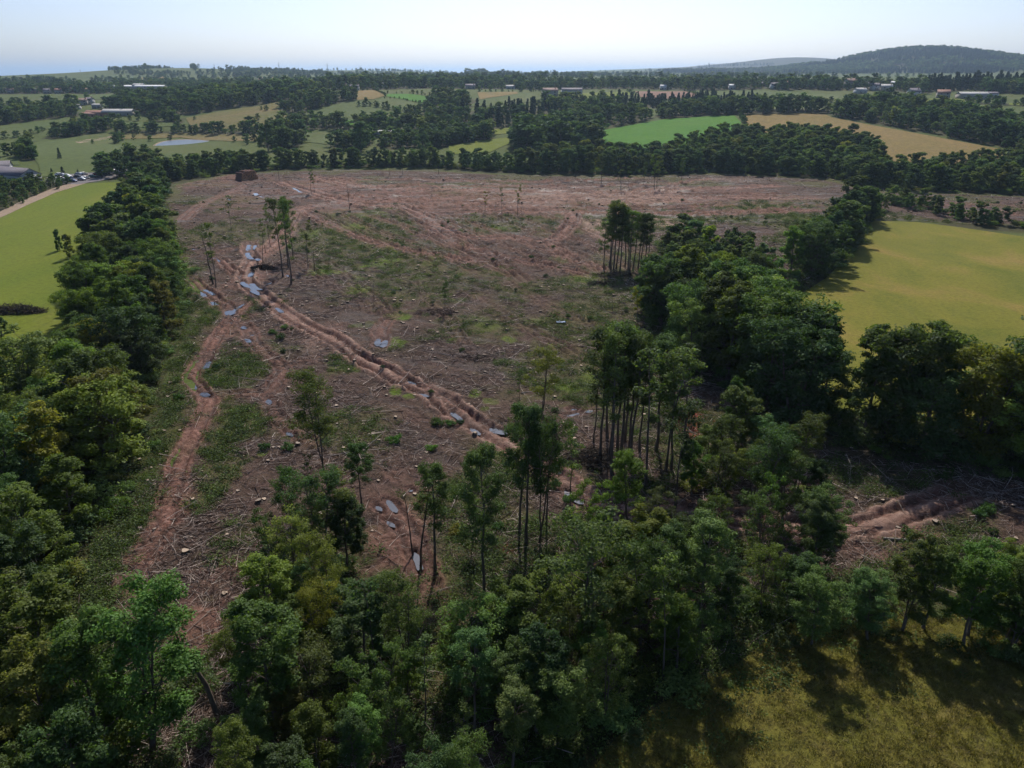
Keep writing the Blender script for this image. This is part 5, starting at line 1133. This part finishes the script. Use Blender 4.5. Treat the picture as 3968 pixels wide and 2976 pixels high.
for p, q, r_, lb in (((748, 2590), (830, 2600), .18, 'dark log lying in the red mud at the lower left'), ((640, 2240), (604, 2290), .07, 'pale curved branch above the dense lower left tree'), ((790, 2300), (870, 2215), .05, 'long thin branch across the lower left ground'), ((1635, 1745), (1690, 1690), .05, 'long thin pole lying in the middle foreground'),
                     ((890, 1215), (830, 1250), .12, 'pale log on the grass left of the flooded ruts'), ((2310, 1580), (2360, 1590), .1, 'fallen trunk at the foot of the right-centre clump'), ((2370, 1750), (2440, 1778), .12, 'pale fallen trunk among the right-centre clump'), ((2020, 1527), (2100, 1515), .14, 'dark fallen trunk left of the grassy ruts'), ((3420, 2095), (3570, 2105), .2, 'long pale log beside the pale muddy track'),
                     ((3375, 1940), (3330, 1925), .07, 'white peeled branch on the bank right of the copse'), ((3660, 1880), (3690, 1930), .06, 'curved pale branch on the right slope'), ((1590, 1960), (1580, 1990), .09, 'short white log beside the long puddle'), ((1640, 2040), (1700, 2060), .06, 'pale branch crossing the brush by the long puddle'), ((2580, 1660), (2700, 1680), .07, 'pole lying below the rust-red bracken'),
                     ((700, 1895), (735, 1893), .07, 'white stick lying in the left track'), ((660, 2020), (740, 2010), .06, 'pole across the lower left track'), ((950, 2150), (970, 2120), .08, 'white split log left of the thicket'), ((1005, 2105), (1035, 2100), .07, 'pair log of the white splinters left of the thicket'), ((480, 1900), (508, 1915), .07, 'white log at the edge of the left belt'), ((1950, 1350), (1965, 1380), .05, 'pale pole in the brush of the middle ground')):
    log(p, q, r_, lb)
for i in range(34):
    p = in_clear(1, 50, 150)[0]; a = rng.uniform(0, 6.28); l_ = rng.uniform(1.5, 5)
    c = np.array([p[0], p[1], surf(p[0], p[1])[0] + .08]); d = np.array([math.cos(a), math.sin(a), rng.normal(0, .05)]) * l_ / 2; r_ = rng.uniform(.035, .07)
    mb = MB(); mb.tube([-d, np.array([0, 0, .05]) + rng.normal(0, .06, 3), d * .6 + rng.normal(0, .08, 3), d], [r_, r_ * .9, r_ * .7, r_ * .4], 5)
    s0 = rng.normal(0, .3, 3) * l_ * .3 + d * .7; s0[2] = .1; mb.tube([np.array([0, 0, .05]), s0], [r_ * .6, r_ * .2], 4)
    o = mobj('branch', mb.mesh('branch', [M['bark_pale']])); o.location = c; tag(o, 'pale forked branch lying on the near felled ground', 'branch', 'pale branches lying about the near felled ground')
# leaning dead trunk at the bottom left
b = G(841, 2764); h_ = height_to(b, 2450); e = empty('dead_tree', b); tag(e, 'leaning dead trunk beside the red mud at the bottom left', 'tree')
tp = np.array([-(841 - 700) / FPX * 62, 1.0, h_]); mb = MB()
mb.tube([(0, 0, -.2), tp * .3 + (.25, 0, .2), tp * .6, tp * .8 + (-.1, 0, .1), tp], [.26, .2, .15, .08, .03], 7); mobj('trunk', mb.mesh('trunk', [M['bark']], True), e)
mb = MB(); mb.tube([tp * .62, tp * .62 + (-.6, .2, .5), tp * .62 + (-1.0, .2, 1.3)], [.09, .06, .02], 5); mobj('branch', mb.mesh('branch', [M['bark']], True), e)
# brush heaps
M['ash'] = mat('charred_brushwood', (.02, .018, .018), .95, .1)
M['heap'] = bark_mat('dark_brushwood', (.035, .028, .022), (.10, .08, .06))
def heap(px, py, rx, ry, hh, n_, lb, m_, lay=.7):
    b = G(px, py); b[2] = surf(b[0], b[1])[0]; a = rng.uniform(0, 6.28, n_); q = np.sqrt(rng.random(n_)); C = np.stack([np.cos(a) * q * rx, np.sin(a) * q * ry, rng.random(n_) * hh * (1 - q ** 2) + .06], 1)
    D = np.stack([rng.normal(0, 1, n_), rng.normal(0, 1, n_), rng.normal(0, .3, n_)], 1)
    o = mobj('brush_pile', sticks_mesh('brush_pile', C, D, rng.uniform(.6, 2.2, n_), rng.uniform(.03, .09, n_), rng.beta(2, 3, n_), m_)); o.location = b; tag(o, lb, 'brush pile')
heap(70, 1212, 6.5, 2.2, 2.2, 900, 'long dark heap of grubbed branches on the left field', M['heap'])
heap(1020, 1042, 3.6, 2.4, 1.0, 420, 'black charred brush heap beside the flooded ruts', M['ash'])
heap(2400, 1068, 7, 2, 1.0, 420, 'dark brush heap at the foot of the tight middle clump', M['heap'])
heap(2312, 1102, 2.4, 1.6, .9, 200, 'small dark brush heap left of the tight middle clump', M['heap'])
heap(2290, 1780, 4, 3, 1.2, 500, 'dark brush heap left of the right-centre clump', M['heap'])
heap(1690, 1215, 4.5, 2, .7, 260, 'grey brush heap at the foot of the lone middle tree', M['stick'])
heap(1840, 1390, 5, 2.4, .5, 220, 'pale brush heap in the middle right of the clearing', M['stick'])
# low dark bushes dotted over the clearing
sb = [(1673, 1742, 'bright green low bush in the middle foreground'), (1531, 1717, 'dark low bush left of the bright green one'), (1022, 1746, 'dark low bush left of the pair near the small green spot'), (1117, 1748, 'dark low bush right of the pair near the small green spot'), (1113, 1842, 'dark low bush near the bare crooked sapling'), (1087, 1316, 'large dark low bush in the triangle between the tracks'),
      (1056, 1296, 'small dark bush left of the large one between the tracks'), (1103, 1276, 'dark bush above the large one between the tracks'), (1770, 2068, 'yellow-green low bush right of the long puddle'), (1930, 2050, 'dark low bush left of the four tall trees'), (1692, 1648, 'dark low bush below the main track'), (1744, 1648, 'second dark low bush below the main track'), (690, 1550, 'dark low bush at the edge of the left belt'),
      (600, 1735, 'dark low bush on the grass beside the left belt'), (2148, 1890, 'dark low bush left of the main track'), (2205, 1950, 'dark low bush at the foot of the slender leaning tree'), (3823, 1990, 'dark low bush near the right edge'), (3790, 2010, 'dark low bush left of its twin near the right edge'), (3846, 2070, 'dark low bush above the lower right hedge'), (3510, 2075, 'dark low bush beside the long pale log'), (930, 1430, 'dark bush on the nettle island')]
for i, (x, y, lb) in enumerate(sb):
    place_tree('shrub_yel' if 'yellow' in lb else 'shrub', G(x, y), rng.uniform(.9, 1.5), lb, name='shrub', variant=1 if 'bright' in lb else 2 * (i % 2), tint=(.8, 1.2, .7) if 'bright' in lb else (.55, .7, .6) if 'dark' in lb else None)
P = in_clear(90, 95, 330, .6); zc = surf(P[:, 0], P[:, 1])
for (x, y), z in zip(P, zc):
    place_tree('shrub', (x, y), rng.uniform(.55, 1.15), 'small dark tuft of regrowth on the open felled ground', group='dark regrowth tufts over the clearing', name='shrub', variant=0, tint=(.4, .5, .45), z=z)
# weeds and undergrowth
def tuft(seed, n_, blade, h, spread, m_):
    r = np.random.default_rng(seed); a = r.uniform(0, 6.28, n_); q = r.random(n_) * spread; C = np.stack([np.cos(a) * q, np.sin(a) * q, np.zeros(n_)], 1)
    d = np.stack([np.cos(a) * r.uniform(.1, .9, n_), np.sin(a) * r.uniform(.1, .9, n_), np.ones(n_)], 1); d /= np.linalg.norm(d, axis=1)[:, None]; hh = h * r.uniform(.5, 1.1, n_)[:, None]
    s = np.stack([-np.sin(a), np.cos(a), a * 0], 1) * blade
    V = np.stack([C - s, C + s, C + d * hh * .6 + s * .8, C + d * hh + np.array([0, 0, -.1]) * hh], 1).reshape(-1, 3)
    return bpy.data.objects.new('tuft_model', mesh_from('tuft_model', V, np.arange(n_ * 4).reshape(-1, 4), [m_], attrs={'leaf_tone': ('FACE', r.random(n_))}))
def weed(seed, n_, size, h):
    r = np.random.default_rng(seed); C = np.stack([r.normal(0, .45, n_), r.normal(0, .45, n_), r.random(n_) * h], 1); N = r.normal(0, .5, (n_, 3)) + (0, 0, .9)
    V, F = leaf_cards(C, N, size, r, .6); V[:, 2] = np.maximum(V[:, 2], .01)
    return bpy.data.objects.new('weed_model', mesh_from('weed_model', V, F, [M['weed']], attrs={'leaf_tone': ('FACE', r.random(n_))}))
WD = [weed(1, 90, .085, .45), weed(2, 70, .10, .35), weed(3, 120, .075, .6)]
P = in_clear(60000, 42, 330, .9); g_ = clear_surface(P[:, 0], P[:, 1]); zc, at = g_; gg = np.maximum(at['green'], at['moss'] * .25) * (1 - at['mud'])
k = rng.random(len(P)) < gg ** 1.6 * .55; P = P[k]; zc = zc[k]
el = [] ; ew = []
for a, b in zip(CLEAR, np.roll(CLEAR, -1, 0)):
    m_ = int(np.linalg.norm(b - a) * 5); q = a + (b - a) * rng.random((m_, 1)) + rng.normal(0, 5, (m_, 2)); el.append(q)
el = np.vstack(el); el = el[~inside(CLEAR, el[:, 0], el[:, 1]) & ~inside(RIGHT_MEADOW, el[:, 0], el[:, 1]) & (el[:, 1] > 38) & (el[:, 1] < 260) & vis(el[:, 0], el[:, 1])]
P = np.vstack([P, el]); zc = np.concatenate([zc, terrain(el[:, 0], el[:, 1])])
scatter('weed_cover', WD, P, zc - .03, rng.uniform(.6, 1.25, len(P)) * (1 + P[:, 1] / 400), rng.integers(0, 3, len(P)), 'nettles, brambles and low weeds greening patches of the clearing', .1)
GRS = [tuft(s, 34, .018, .55, .4, M['straw']) for s in (1, 2, 3)]
p = fill(NEAR_MEADOW, .36); p = p[(p[:, 1] > 36) & vis(p[:, 0], p[:, 1])]; p = p[rng.random(len(p)) < .45 + .8 * (fbm(p[:, 0] / 3, p[:, 1] / 3, 8, 3) - .3)]
scatter('meadow_grass', GRS, p, terrain(p[:, 0], p[:, 1]) + .1, np.stack([np.full(len(p), 1.0), np.full(len(p), 1.0), (.15 + .75 * fbm(p[:, 0] / 2.5, p[:, 1] / 2.5, 9, 3))], 1), rng.integers(0, 3, len(p)), 'uneven dry grass of the near meadow', .15)
UB = [bpy.data.objects.new('undergrowth_model', shrub_mesh(s, 1500, .052, lf)[1]) for s, lf in ((101, 'leaf'), (102, 'leaf_dark'), (103, 'leaf'))]
up = []
for PP, sp, hh, kind, reg in WPOLY:
    s_ = {'near': 4.2, 'belt': 4.2, 'far': 5.5}[kind]; p = fill(PP, s_); p = p[vis(p[:, 0], p[:, 1]) & (p[:, 1] > 38)]; up.append(np.column_stack([p, rng.uniform(.8, 2.6, len(p)) * (1.3 if kind != 'near' else .75)]))
    if reg in ('left belt', 'right belt', 'far edge', 'thicket'):
        for a, b in zip(PP, np.roll(PP, -1, 0)):
            m_ = int(np.linalg.norm(b - a) / 3.5); t = rng.random((m_, 1)); q = a + (b - a) * t + rng.normal(0, 2.2, (m_, 2)); q = q[vis(q[:, 0], q[:, 1]) & (q[:, 1] > 42)]; up.append(np.column_stack([q, rng.uniform(.5, 2.2, len(q))]))
up = np.vstack(up); k = ~inside(RIGHT_MEADOW, up[:, 0], up[:, 1]) & ~inside(LEFT_FIELD, up[:, 0], up[:, 1]) & (track_dist(up[:, 0], up[:, 1]) > 2.6); up = up[k]
scatter('undergrowth', UB, up[:, :2], surf(up[:, 0], up[:, 1]) - .1, np.stack([up[:, 2] * 1.3, up[:, 2] * 1.3, up[:, 2]], 1), rng.integers(0, 3, len(up)), 'bushy undergrowth along and beneath the woods')
# blue sheet dropped in the clearing
b = G(2174, 1256); gx, gy = np.meshgrid(np.linspace(-1, 1, 9), np.linspace(-.5, .5, 6)); gz = .25 * rng.random(gx.shape) + .1
I = np.arange(54).reshape(6, 9); F = np.stack([I[:-1, :-1], I[:-1, 1:], I[1:, 1:], I[1:, :-1]], -1).reshape(-1, 4)
o = mobj('tarpaulin', mesh_from('tarpaulin', np.stack([gx.ravel(), gy.ravel(), gz.ravel()], 1), F, [mat('blue_plastic', (.06, .16, .34), .5)])); o.location = (b[0], b[1], surf(b[0], b[1])[0]); sm_ = o.modifiers.new('thick', 'SOLIDIFY'); sm_.thickness = .03; tag(o, 'small crumpled blue plastic sheet in the middle of the clearing', 'sheet')

# ------------------------------------------------------------------ log stack, buildings, cars, pylons
b = G(955, 696); e = empty('log_stack', b, R(-38)); tag(e, 'high stack of red-brown cut logs at the far left of the clearing', 'log stack')
m1 = MB(); m2 = MB(); rows = 8
for i in range(rows):
    for j in range(16 - i // 2):
        if i > 5 and rng.random() < .22 * (i - 4) and abs(j - 7) > 3: continue
        r_ = rng.uniform(.24, .34); y = (j - 7.5 + (i % 2) * .5 + i * .25) * .62; z = .3 + i * .54; x0 = -2.6 + rng.normal(0, .15); x1 = 2.6 + rng.normal(0, .15)
        m1.tube([(x0, y, z), (x1, y + rng.normal(0, .05), z + rng.normal(0, .04))], r_, 6, cap=False)
        for xx in (x0, x1): m2.add([(xx, y, z)] + [(xx * 1.0005, y + r_ * math.cos(t), z + r_ * math.sin(t)) for t in np.arange(6) * math.pi / 3], T=[(0, 1 + q, 1 + (q + 1) % 6) for q in range(6)])
tag(mobj('logs', m1.mesh('logs', [M['redlog']]), e), kind='stuff'); tag(mobj('log_ends', m2.mesh('log_ends', [M['logend']]), e), kind='stuff')
WALL = {k: mat('wall_' + k, c, .85, .2) for k, c in dict(white=(.50, .49, .47), cream=(.34, .31, .26), stone=(.34, .31, .27), brick=(.33, .17, .12), grey=(.45, .45, .45)).items()}
def roof_mat(nm, a, b_):
    m_ = mat(nm, a, .8, .25); q = NB(m_); q.color(q.ramp(q.noise(1.3, 4, .7), [(.3, a), (.7, b_)])); return m_
ROOF = {k: roof_mat('roof_' + k, a, c) for k, a, c in (('slate', (.11, .10, .12), (.17, .155, .18)), ('red', (.20, .10, .075), (.27, .15, .11)), ('pale', (.30, .30, .30), (.40, .40, .39)), ('brown', (.16, .10, .085), (.22, .15, .13)), ('white', (.55, .56, .56), (.66, .67, .67)))}
M['pane'] = mat('window_glass', (.03, .035, .04), .1, .5); M['door'] = mat('door_paint', (.09, .05, .035), .6)
def house(name, px, py, w, d, h, hr, rz, wall, roof, lb, cat='house', grp=None, win=2, chim=True, base=None):
    b = G(px, py) if base is None else base
    e = empty(name, (b[0], b[1], b[2] - .25), rz); tag(e, lb, cat, grp)
    m1 = MB(); m1.box(-w / 2, w / 2, -d / 2, d / 2, 0, h + .25)
    for s in (-1, 1):
        x = s * w / 2; V = [(x, -d / 2, h + .25), (x, d / 2, h + .25), (x, 0, h + hr)]; m1.add(V, T=[(0, 1, 2) if s > 0 else (0, 2, 1)])
    mobj('wall', m1.mesh('wall', [WALL[wall]]), e)
    m1 = MB(); gable(m1, -w / 2, w / 2, -d / 2, d / 2, h + .27, h + hr + .05, .35, .16); rf = mobj('roof', m1.mesh('roof', [ROOF[roof]]), e)
    if chim:
        m1 = MB(); m1.box(w * .36, w * .36 + .8, -.4, .4, h + hr * .7, h + hr + 1.0); mobj('chimney', m1.mesh('chimney', [WALL['brick']]), rf)
    fl = 2 if h > 4.2 else 1
    if win:
        for f in range(fl):
            for i in range(win):
                x = (i + .5) / win * w - w / 2 + .3; z = 1.1 + f * 2.5; m1 = MB(); m1.box(x - .55, x + .55, -d / 2 - .04, -d / 2 + .1, z, z + 1.2); mobj('window', m1.mesh('window', [M['pane']]), e)
        m1 = MB(); m1.box(-w * .06 - .45, -w * .06 + .45, -d / 2 - .05, -d / 2 + .1, .25, 2.3); mobj('door', m1.mesh('door', [M['door']]), e)
    return e
# farm buildings by the car park
fb = house('clubhouse', 60, 700, 26, 11, 3.4, 3.2, R(-28), 'white', 'slate', 'long white building with a dark slate roof beside the car park', 'building', None, 5, False)
m1 = MB(); m1.box(13.0, 13.14, -1.6, 1.6, 3.6, 5.0); mobj('gable_window', m1.mesh('gable_window', [M['pane']]), fb); m1 = MB(); m1.box(13.0, 13.12, 2.4, 3.6, 1.1, 2.2); mobj('window', m1.mesh('window', [M['pane']]), fb)
house('clubhouse', -30, 672, 18, 10, 3.2, 3.0, R(20), 'grey', 'slate', 'lower slate-roofed wing behind the long white building', 'building', None, 3, False)
HS = [(298, 424, 7, 6, 3, 2, 0, 'white', 'slate', 'small bright white cottage left of the farm sheds'), (320, 408, 10, 7, 4.5, 2.5, .3, 'stone', 'brown', 'brown-roofed farmhouse above the white cottage'), (350, 404, 8, 6, 4.5, 2.5, -.3, 'white', 'slate', 'white-gabled house right of the brown-roofed farmhouse'), (378, 420, 8, 6, 3, 1.5, 0, 'grey', 'pale', 'small grey outbuilding above the farm sheds'),
      (388, 452, 22, 9, 3, 2.5, .05, 'brick', 'red', 'long farm shed with a red-brown roof'), (350, 455, 12, 8, 2.6, 2, .1, 'brick', 'red', 'low farm shed with a pinkish roof at the left of the farm'), (462, 448, 26, 11, 3.2, 2.6, .03, 'cream', 'pale', 'long farm shed with a pale grey roof'),
      (495, 350, 52, 14, 5, 2.2, .02, 'cream', 'white', 'long low building with a white roof below the left hill, left wing'), (585, 350, 42, 14, 5, 2.2, .0, 'cream', 'white', 'long low building with a white roof below the left hill, right wing'), (540, 349, 14, 12, 6.5, 2.5, 0, 'grey', 'pale', 'taller grey block joining the two long white roofs'),
      (1375, 350, 9.0, 6.0, 3.5, 2.1, 0, 'white', 'slate', 'white house standing above the small tan field'), (1272, 335, 7.5, 6.0, 3.5, 2.1, .4, 'white', 'pale', 'pale house among trees left of the tan field'), (1482, 340, 6.8, 5.2, 3.5, 2.1, 0, 'white', 'slate', 'white-walled house in the village right of the tan field'), (1822, 346, 10.5, 6.0, 3.5, 2.1, .2, 'cream', 'slate', 'cream house at the edge of the village in the centre'),
      (1978, 346, 10.5, 6.0, 2.8, 2.1, 0, 'grey', 'pale', 'pale-roofed house right of the village centre'), (1570, 330, 8, 8, 6.5, 3, .3, 'stone', 'slate', 'narrow stone house in the village'), (2130, 372, 15, 10, 5, 3, .25, 'stone', 'brown', 'large stone farmhouse left of the pale green field'), (2215, 362, 22, 9, 3.4, 2.4, .1, 'grey', 'slate', 'long slate barn right of the stone farmhouse'),
      (3392, 350, 11, 8, 5, 2.6, .2, 'white', 'slate', 'white-walled grey-roofed house, left of a pair in the right village'), (3432, 355, 11, 8, 5, 2.6, -.2, 'cream', 'pale', 'cream house, right of a pair in the right village'), (3332, 362, 11, 8, 3.4, 2.2, .2, 'grey', 'pale', 'pale-roofed bungalow at the left of the right village'), (3462, 336, 9, 7, 4, 2, 0, 'white', 'white', 'small white-roofed house above the pair in the right village'),
      (3538, 374, 11, 8, 4.6, 3.4, .25, 'white', 'slate', 'bright white dormer house beside a green paddock'), (3518, 377, 6, 5, 2.6, 1.8, .25, 'white', 'slate', 'small white annexe left of the dormer house'), (3652, 380, 11, 9, 4.6, 3.2, -.3, 'stone', 'red', 'red-roofed stone house left of the open barn'), (3765, 384, 26, 12, 4.2, 2.4, -.05, 'stone', 'pale', 'long open barn with a pale metal roof at the right'), (3840, 377, 10, 8, 3.4, 1.8, 0, 'grey', 'slate', 'small shed right of the open barn'),
      (3000, 345, 9, 7, 4.6, 2.4, .1, 'white', 'slate', 'white house among trees right of the ploughed field'), (3295, 338, 16, 9, 5.5, 4, .5, 'stone', 'brown', 'tall brown-roofed house in the right village'), (3050, 340, 10, 8, 4.6, 2.6, -.3, 'brick', 'red', 'red-brick house among trees at the right'), (1470, 530, 24, 9, 3, 1.6, 0, 'grey', 'pale', 'pale-roofed barn among trees beyond the far tree line'),
      (2569, 349, 7, 6, 4, 2, 0, 'white', 'white', 'tiny bright house above the ploughed red field'), (2835, 347, 7, 6, 4, 2, 0, 'white', 'white', 'tiny bright house above the pale green field')]
for t in HS:
    nm = 'barn' if 'barn' in t[-1] or 'shed' in t[-1] else 'house'
    house(nm, *t, cat='barn' if nm == 'barn' else 'house', win=4 if t[2] > 20 else 2, chim=nm == 'house' and t[2] < 20)
for i, x in enumerate(np.linspace(20, 410, 22)):
    house('house', x + rng.uniform(-6, 6), rng.uniform(350, 364), 8, 7, 4.2, 2.4, rng.uniform(-.5, .5), ['white', 'cream', 'brick', 'stone'][i % 4], ['slate', 'brown', 'red'][i % 3], 'small house in the village rows at the far left', grp='houses of the far left village', win=2)
for i, x in enumerate((1090, 1330, 1640, 1880, 2060, 2420, 2700, 2950, 3130, 3220, 3260, 3360)):
    house('house', x, rng.uniform(334, 344), 7, 6, 3, 2.2, rng.uniform(-.5, .5), ['white', 'cream', 'brick', 'stone', 'white'][i % 5], ['slate', 'brown', 'red', 'slate'][i % 4], 'small house half hidden in the trees of the ridge villages', grp='houses of the ridge villages', win=2)
# cars
PAINT = {k: mat('paint_' + k, c, .25, .5, mt) for k, c, mt in (('white', (.88, .88, .88), 0), ('silver', (.45, .47, .5), .5), ('dark', (.03, .035, .04), 0), ('blue', (.04, .08, .2), 0), ('red', (.3, .03, .03), 0), ('grey', (.18, .19, .2), .3), ('green', (.06, .14, .13), 0))}
M['tyre'] = mat('tyre', (.02, .02, .02), .9); M['carglass'] = mat('car_glass', (.03, .04, .05), .05, .6)
def loft(prof, wl, wu, zs):
    """closed side profile swept across the width, narrower higher up"""
    prof = np.array(prof); k = len(prof); t = np.interp(prof[:, 1], [zs[0], zs[1]], [wl, wu])
    V = np.vstack([np.stack([prof[:, 0], -t / 2, prof[:, 1]], 1), np.stack([prof[:, 0], t / 2, prof[:, 1]], 1)]); c0 = [prof[:, 0].mean(), 0, prof[:, 1].mean()]
    V = np.vstack([V, [[c0[0], -wl / 2 * .98, c0[2]], [c0[0], wl / 2 * .98, c0[2]]]])
    Q = [(j, (j + 1) % k, k + (j + 1) % k, k + j) for j in range(k)]; T = [(2 * k, (j + 1) % k, j) for j in range(k)] + [(2 * k + 1, k + j, k + (j + 1) % k) for j in range(k)]
    return V, Q, T
def car_meshes(van):
    if van: body = [(-2.6, .35), (2.5, .35), (2.6, .8), (2.45, 1.15), (1.75, 1.35), (1.2, 2.25), (-2.5, 2.35), (-2.6, 2.2)]; gl = [(1.15, 1.4), (1.78, 1.4), (1.28, 2.15), (1.15, 2.15)]; w = (1.95, 1.85)
    else: body = [(-2.05, .3), (2.0, .3), (2.1, .62), (1.95, .82), (1.0, .95), (.35, 1.42), (-1.2, 1.45), (-1.85, 1.0), (-2.08, .85)]; gl = [(-1.6, 1.0), (.88, .98), (.3, 1.36), (-1.15, 1.39)]; w = (1.76, 1.5)
    zs = (.6, 1.45 if not van else 2.3); V, Q, T = loft(body, w[0], w[1], zs); m1 = MB(); m1.add(V, Q, T); V, Q, T = loft(gl, w[0] + .03, w[1] + .05, zs); m2 = MB(); m2.add(V, Q, T)
    m3 = MB(); m3.tube([(0, -.1, 0), (0, .1, 0)], .32, 10); m3.tube([(0, .1, 0), (0, -.1, 0)], .32, 10); return m1, m2.mesh('windows', [M['carglass']]), m3.mesh('wheel', [M['tyre']])
CM = {v: car_meshes(v) for v in (False, True)}; BODY = {}
def car(zx, zy, colr, rz, lb, van=False):
    b = G(zx * .2893, 560 + zy * .2893); e = empty('van' if van else 'car', (b[0], b[1], b[2] + .22), rz); tag(e, lb, 'van' if van else 'car', 'vehicles in the car park')
    key = (van, colr)
    if key not in BODY: me = CM[van][0].mesh('body', [PAINT[colr]]); BODY[key] = me
    mobj('body', BODY[key], e); mobj('windows', CM[van][1], e)
    for x in (-1.3, 1.35) if not van else (-1.7, 1.7):
        for y in (-.82, .82): mobj('wheel', CM[van][2], e, (x, y, .33))
CARS = [(715, 470, 'dark', 'dark car at the left end of the car park'), (800, 425, 'white', 'white car, left of two at the back of the car park'), (835, 428, 'silver', 'silver car, right of two at the back of the car park'), (812, 475, 'white', 'white car in the front left row of the car park'), (872, 508, 'silver', 'silver-blue car, left of the two nearest to the field'), (905, 440, 'white', 'white car in the middle of the car park'), (935, 468, 'blue', 'dark blue car in the middle of the car park'),
        (980, 508, 'blue', 'dark blue car, right of the two nearest to the field'), (1062, 418, 'silver', 'silver car in the back row behind the cypress'), (1122, 412, 'white', 'white car in the back row right of the cypress'), (1050, 452, 'dark', 'dark car beside the white one in the third row'), (1100, 485, 'silver', 'silver hatchback at the front right of the car park'), (1145, 468, 'white', 'white car at the front right of the car park'), (1245, 448, 'green', 'teal car behind the low hedge'),
        (1305, 420, 'red', 'reddish car in front of the big van'), (1352, 410, 'white', 'white car in front of the big van'), (1395, 418, 'dark', 'dark car right of the big van'), (1580, 388, 'white', 'white car behind the white van'), (1620, 402, 'grey', 'grey car right of the white van'), (1660, 400, 'silver', 'silver car near the tree belt'), (1738, 390, 'white', 'white car close to the tree belt'), (1795, 365, 'white', 'white car, left of the last two beside the trees'), (1828, 360, 'silver', 'silver car, last one beside the trees')]
for i, (x, y, c_, lb) in enumerate(CARS): car(x, y, c_, rng.uniform(-.4, .4) + (0 if i % 3 else 1.2), lb)
car(1375, 395, 'silver', .1, 'tall pale grey box van at the back of the car park', True); car(1515, 398, 'white', .2, 'white van right of the tall grey van', True)
# pylons and a wind turbine on the skyline
M['steel'] = mat('galvanised_steel', (.25, .27, .29), .6, .4, .3); M['white_metal'] = mat('white_coated_metal', (.75, .76, .78), .4)
for x, yb, yt, lb in ((1083, 264, 240, 'electricity pylon, left one on the pale green ridge'), (1270, 270, 244, 'electricity pylon, second on the ridge from the left'), (1490, 277, 254, 'electricity pylon right of the wind turbine'), (1640, 283, 263, 'small electricity pylon at the right end of the ridge'), (833, 276, 254, 'electricity pylon left of the pale green ridge'), (312, 299, 285, 'faint pylon before the sea on the left hill')):
    d_ = 4000 if x > 900 else 2500; X = (x - 1984) / FPX * d_ * math.cos(PITCH); b = np.array([X, d_, float(terrain(X, d_))]); h_ = max(14, height_to(b, yt))
    e = empty('pylon', b); tag(e, lb, 'pylon', 'pylons on the skyline'); m1 = MB(); w = h_ * .09
    for sx in (-1, 1):
        for sy in (-1, 1): m1.tube([(sx * w, sy * w, -1), (sx * w * .3, sy * w * .3, h_ * .6), (0, 0, h_)], h_ * .008, 3)
    for q in range(6):
        z0, z1_ = h_ * q * .1, h_ * (q + 1) * .1; a0, a1 = w * (1 - .7 * q / 6), w * (1 - .7 * (q + 1) / 6)
        for sy in (-1, 1): m1.tube([(-a0, sy * a0, z0), (a1, sy * a1, z1_)], h_ * .005, 3); m1.tube([(a0, sy * a0, z0), (-a1, sy * a1, z1_)], h_ * .005, 3)
    mobj('lattice', m1.mesh('lattice', [M['steel']]), e)
    for q, l_ in ((.66, .16), (.78, .20), (.90, .13)): m1 = MB(); m1.tube([(-h_ * l_, 0, h_ * q), (0, 0, h_ * (q + .02)), (h_ * l_, 0, h_ * q)], h_ * .009, 3); mobj('crossarm', m1.mesh('crossarm', [M['steel']]), e)
X = (1398 - 1984) / FPX * 4000 * math.cos(PITCH); b = np.array([X, 4000, float(terrain(X, 4000))]); h_ = max(16, height_to(b, 256)); e = empty('wind_turbine', b); tag(e, 'small wind turbine between the pylons on the ridge', 'turbine')
m1 = MB(); m1.tube([(0, 0, -1), (0, 0, h_)], [h_ * .03, h_ * .018], 8); mobj('tower', m1.mesh('tower', [M['white_metal']], True), e); m1 = MB(); m1.tube([(0, -1.2, h_), (0, 1.4, h_)], [.7, .8], 8); mobj('nacelle', m1.mesh('nacelle', [M['white_metal']]), e)
for q in range(3):
    a = R(90 + 120 * q); m1 = MB(); m1.tube([(0, -1.4, h_), (math.cos(a) * h_ * .2, -1.4, h_ + math.sin(a) * h_ * .2), (math.cos(a) * h_ * .5, -1.4, h_ + math.sin(a) * h_ * .5)], [.35, .5, .1], 4); mobj('blade', m1.mesh('blade', [M['white_metal']]), e)

# ------------------------------------------------------------------ haze: the air itself
me = MB().box(-60500, 60500, -400, 60500, -160, 215).mesh('haze')
hm = bpy.data.materials.new('haze_air'); hm.use_nodes = True; t_ = hm.node_tree
t_.nodes.remove(t_.nodes['Principled BSDF'])
pv = t_.nodes.new('ShaderNodeVolumePrincipled'); pv.inputs['Color'].default_value = (.56, .76, 1.0, 1); pv.inputs['Density'].default_value = 8.0e-5; pv.inputs['Anisotropy'].default_value = .55
t_.links.new(pv.outputs[0], t_.nodes['Material Output'].inputs['Volume'])
me.materials.append(hm)
tag(mobj('haze', me), kind='stuff')
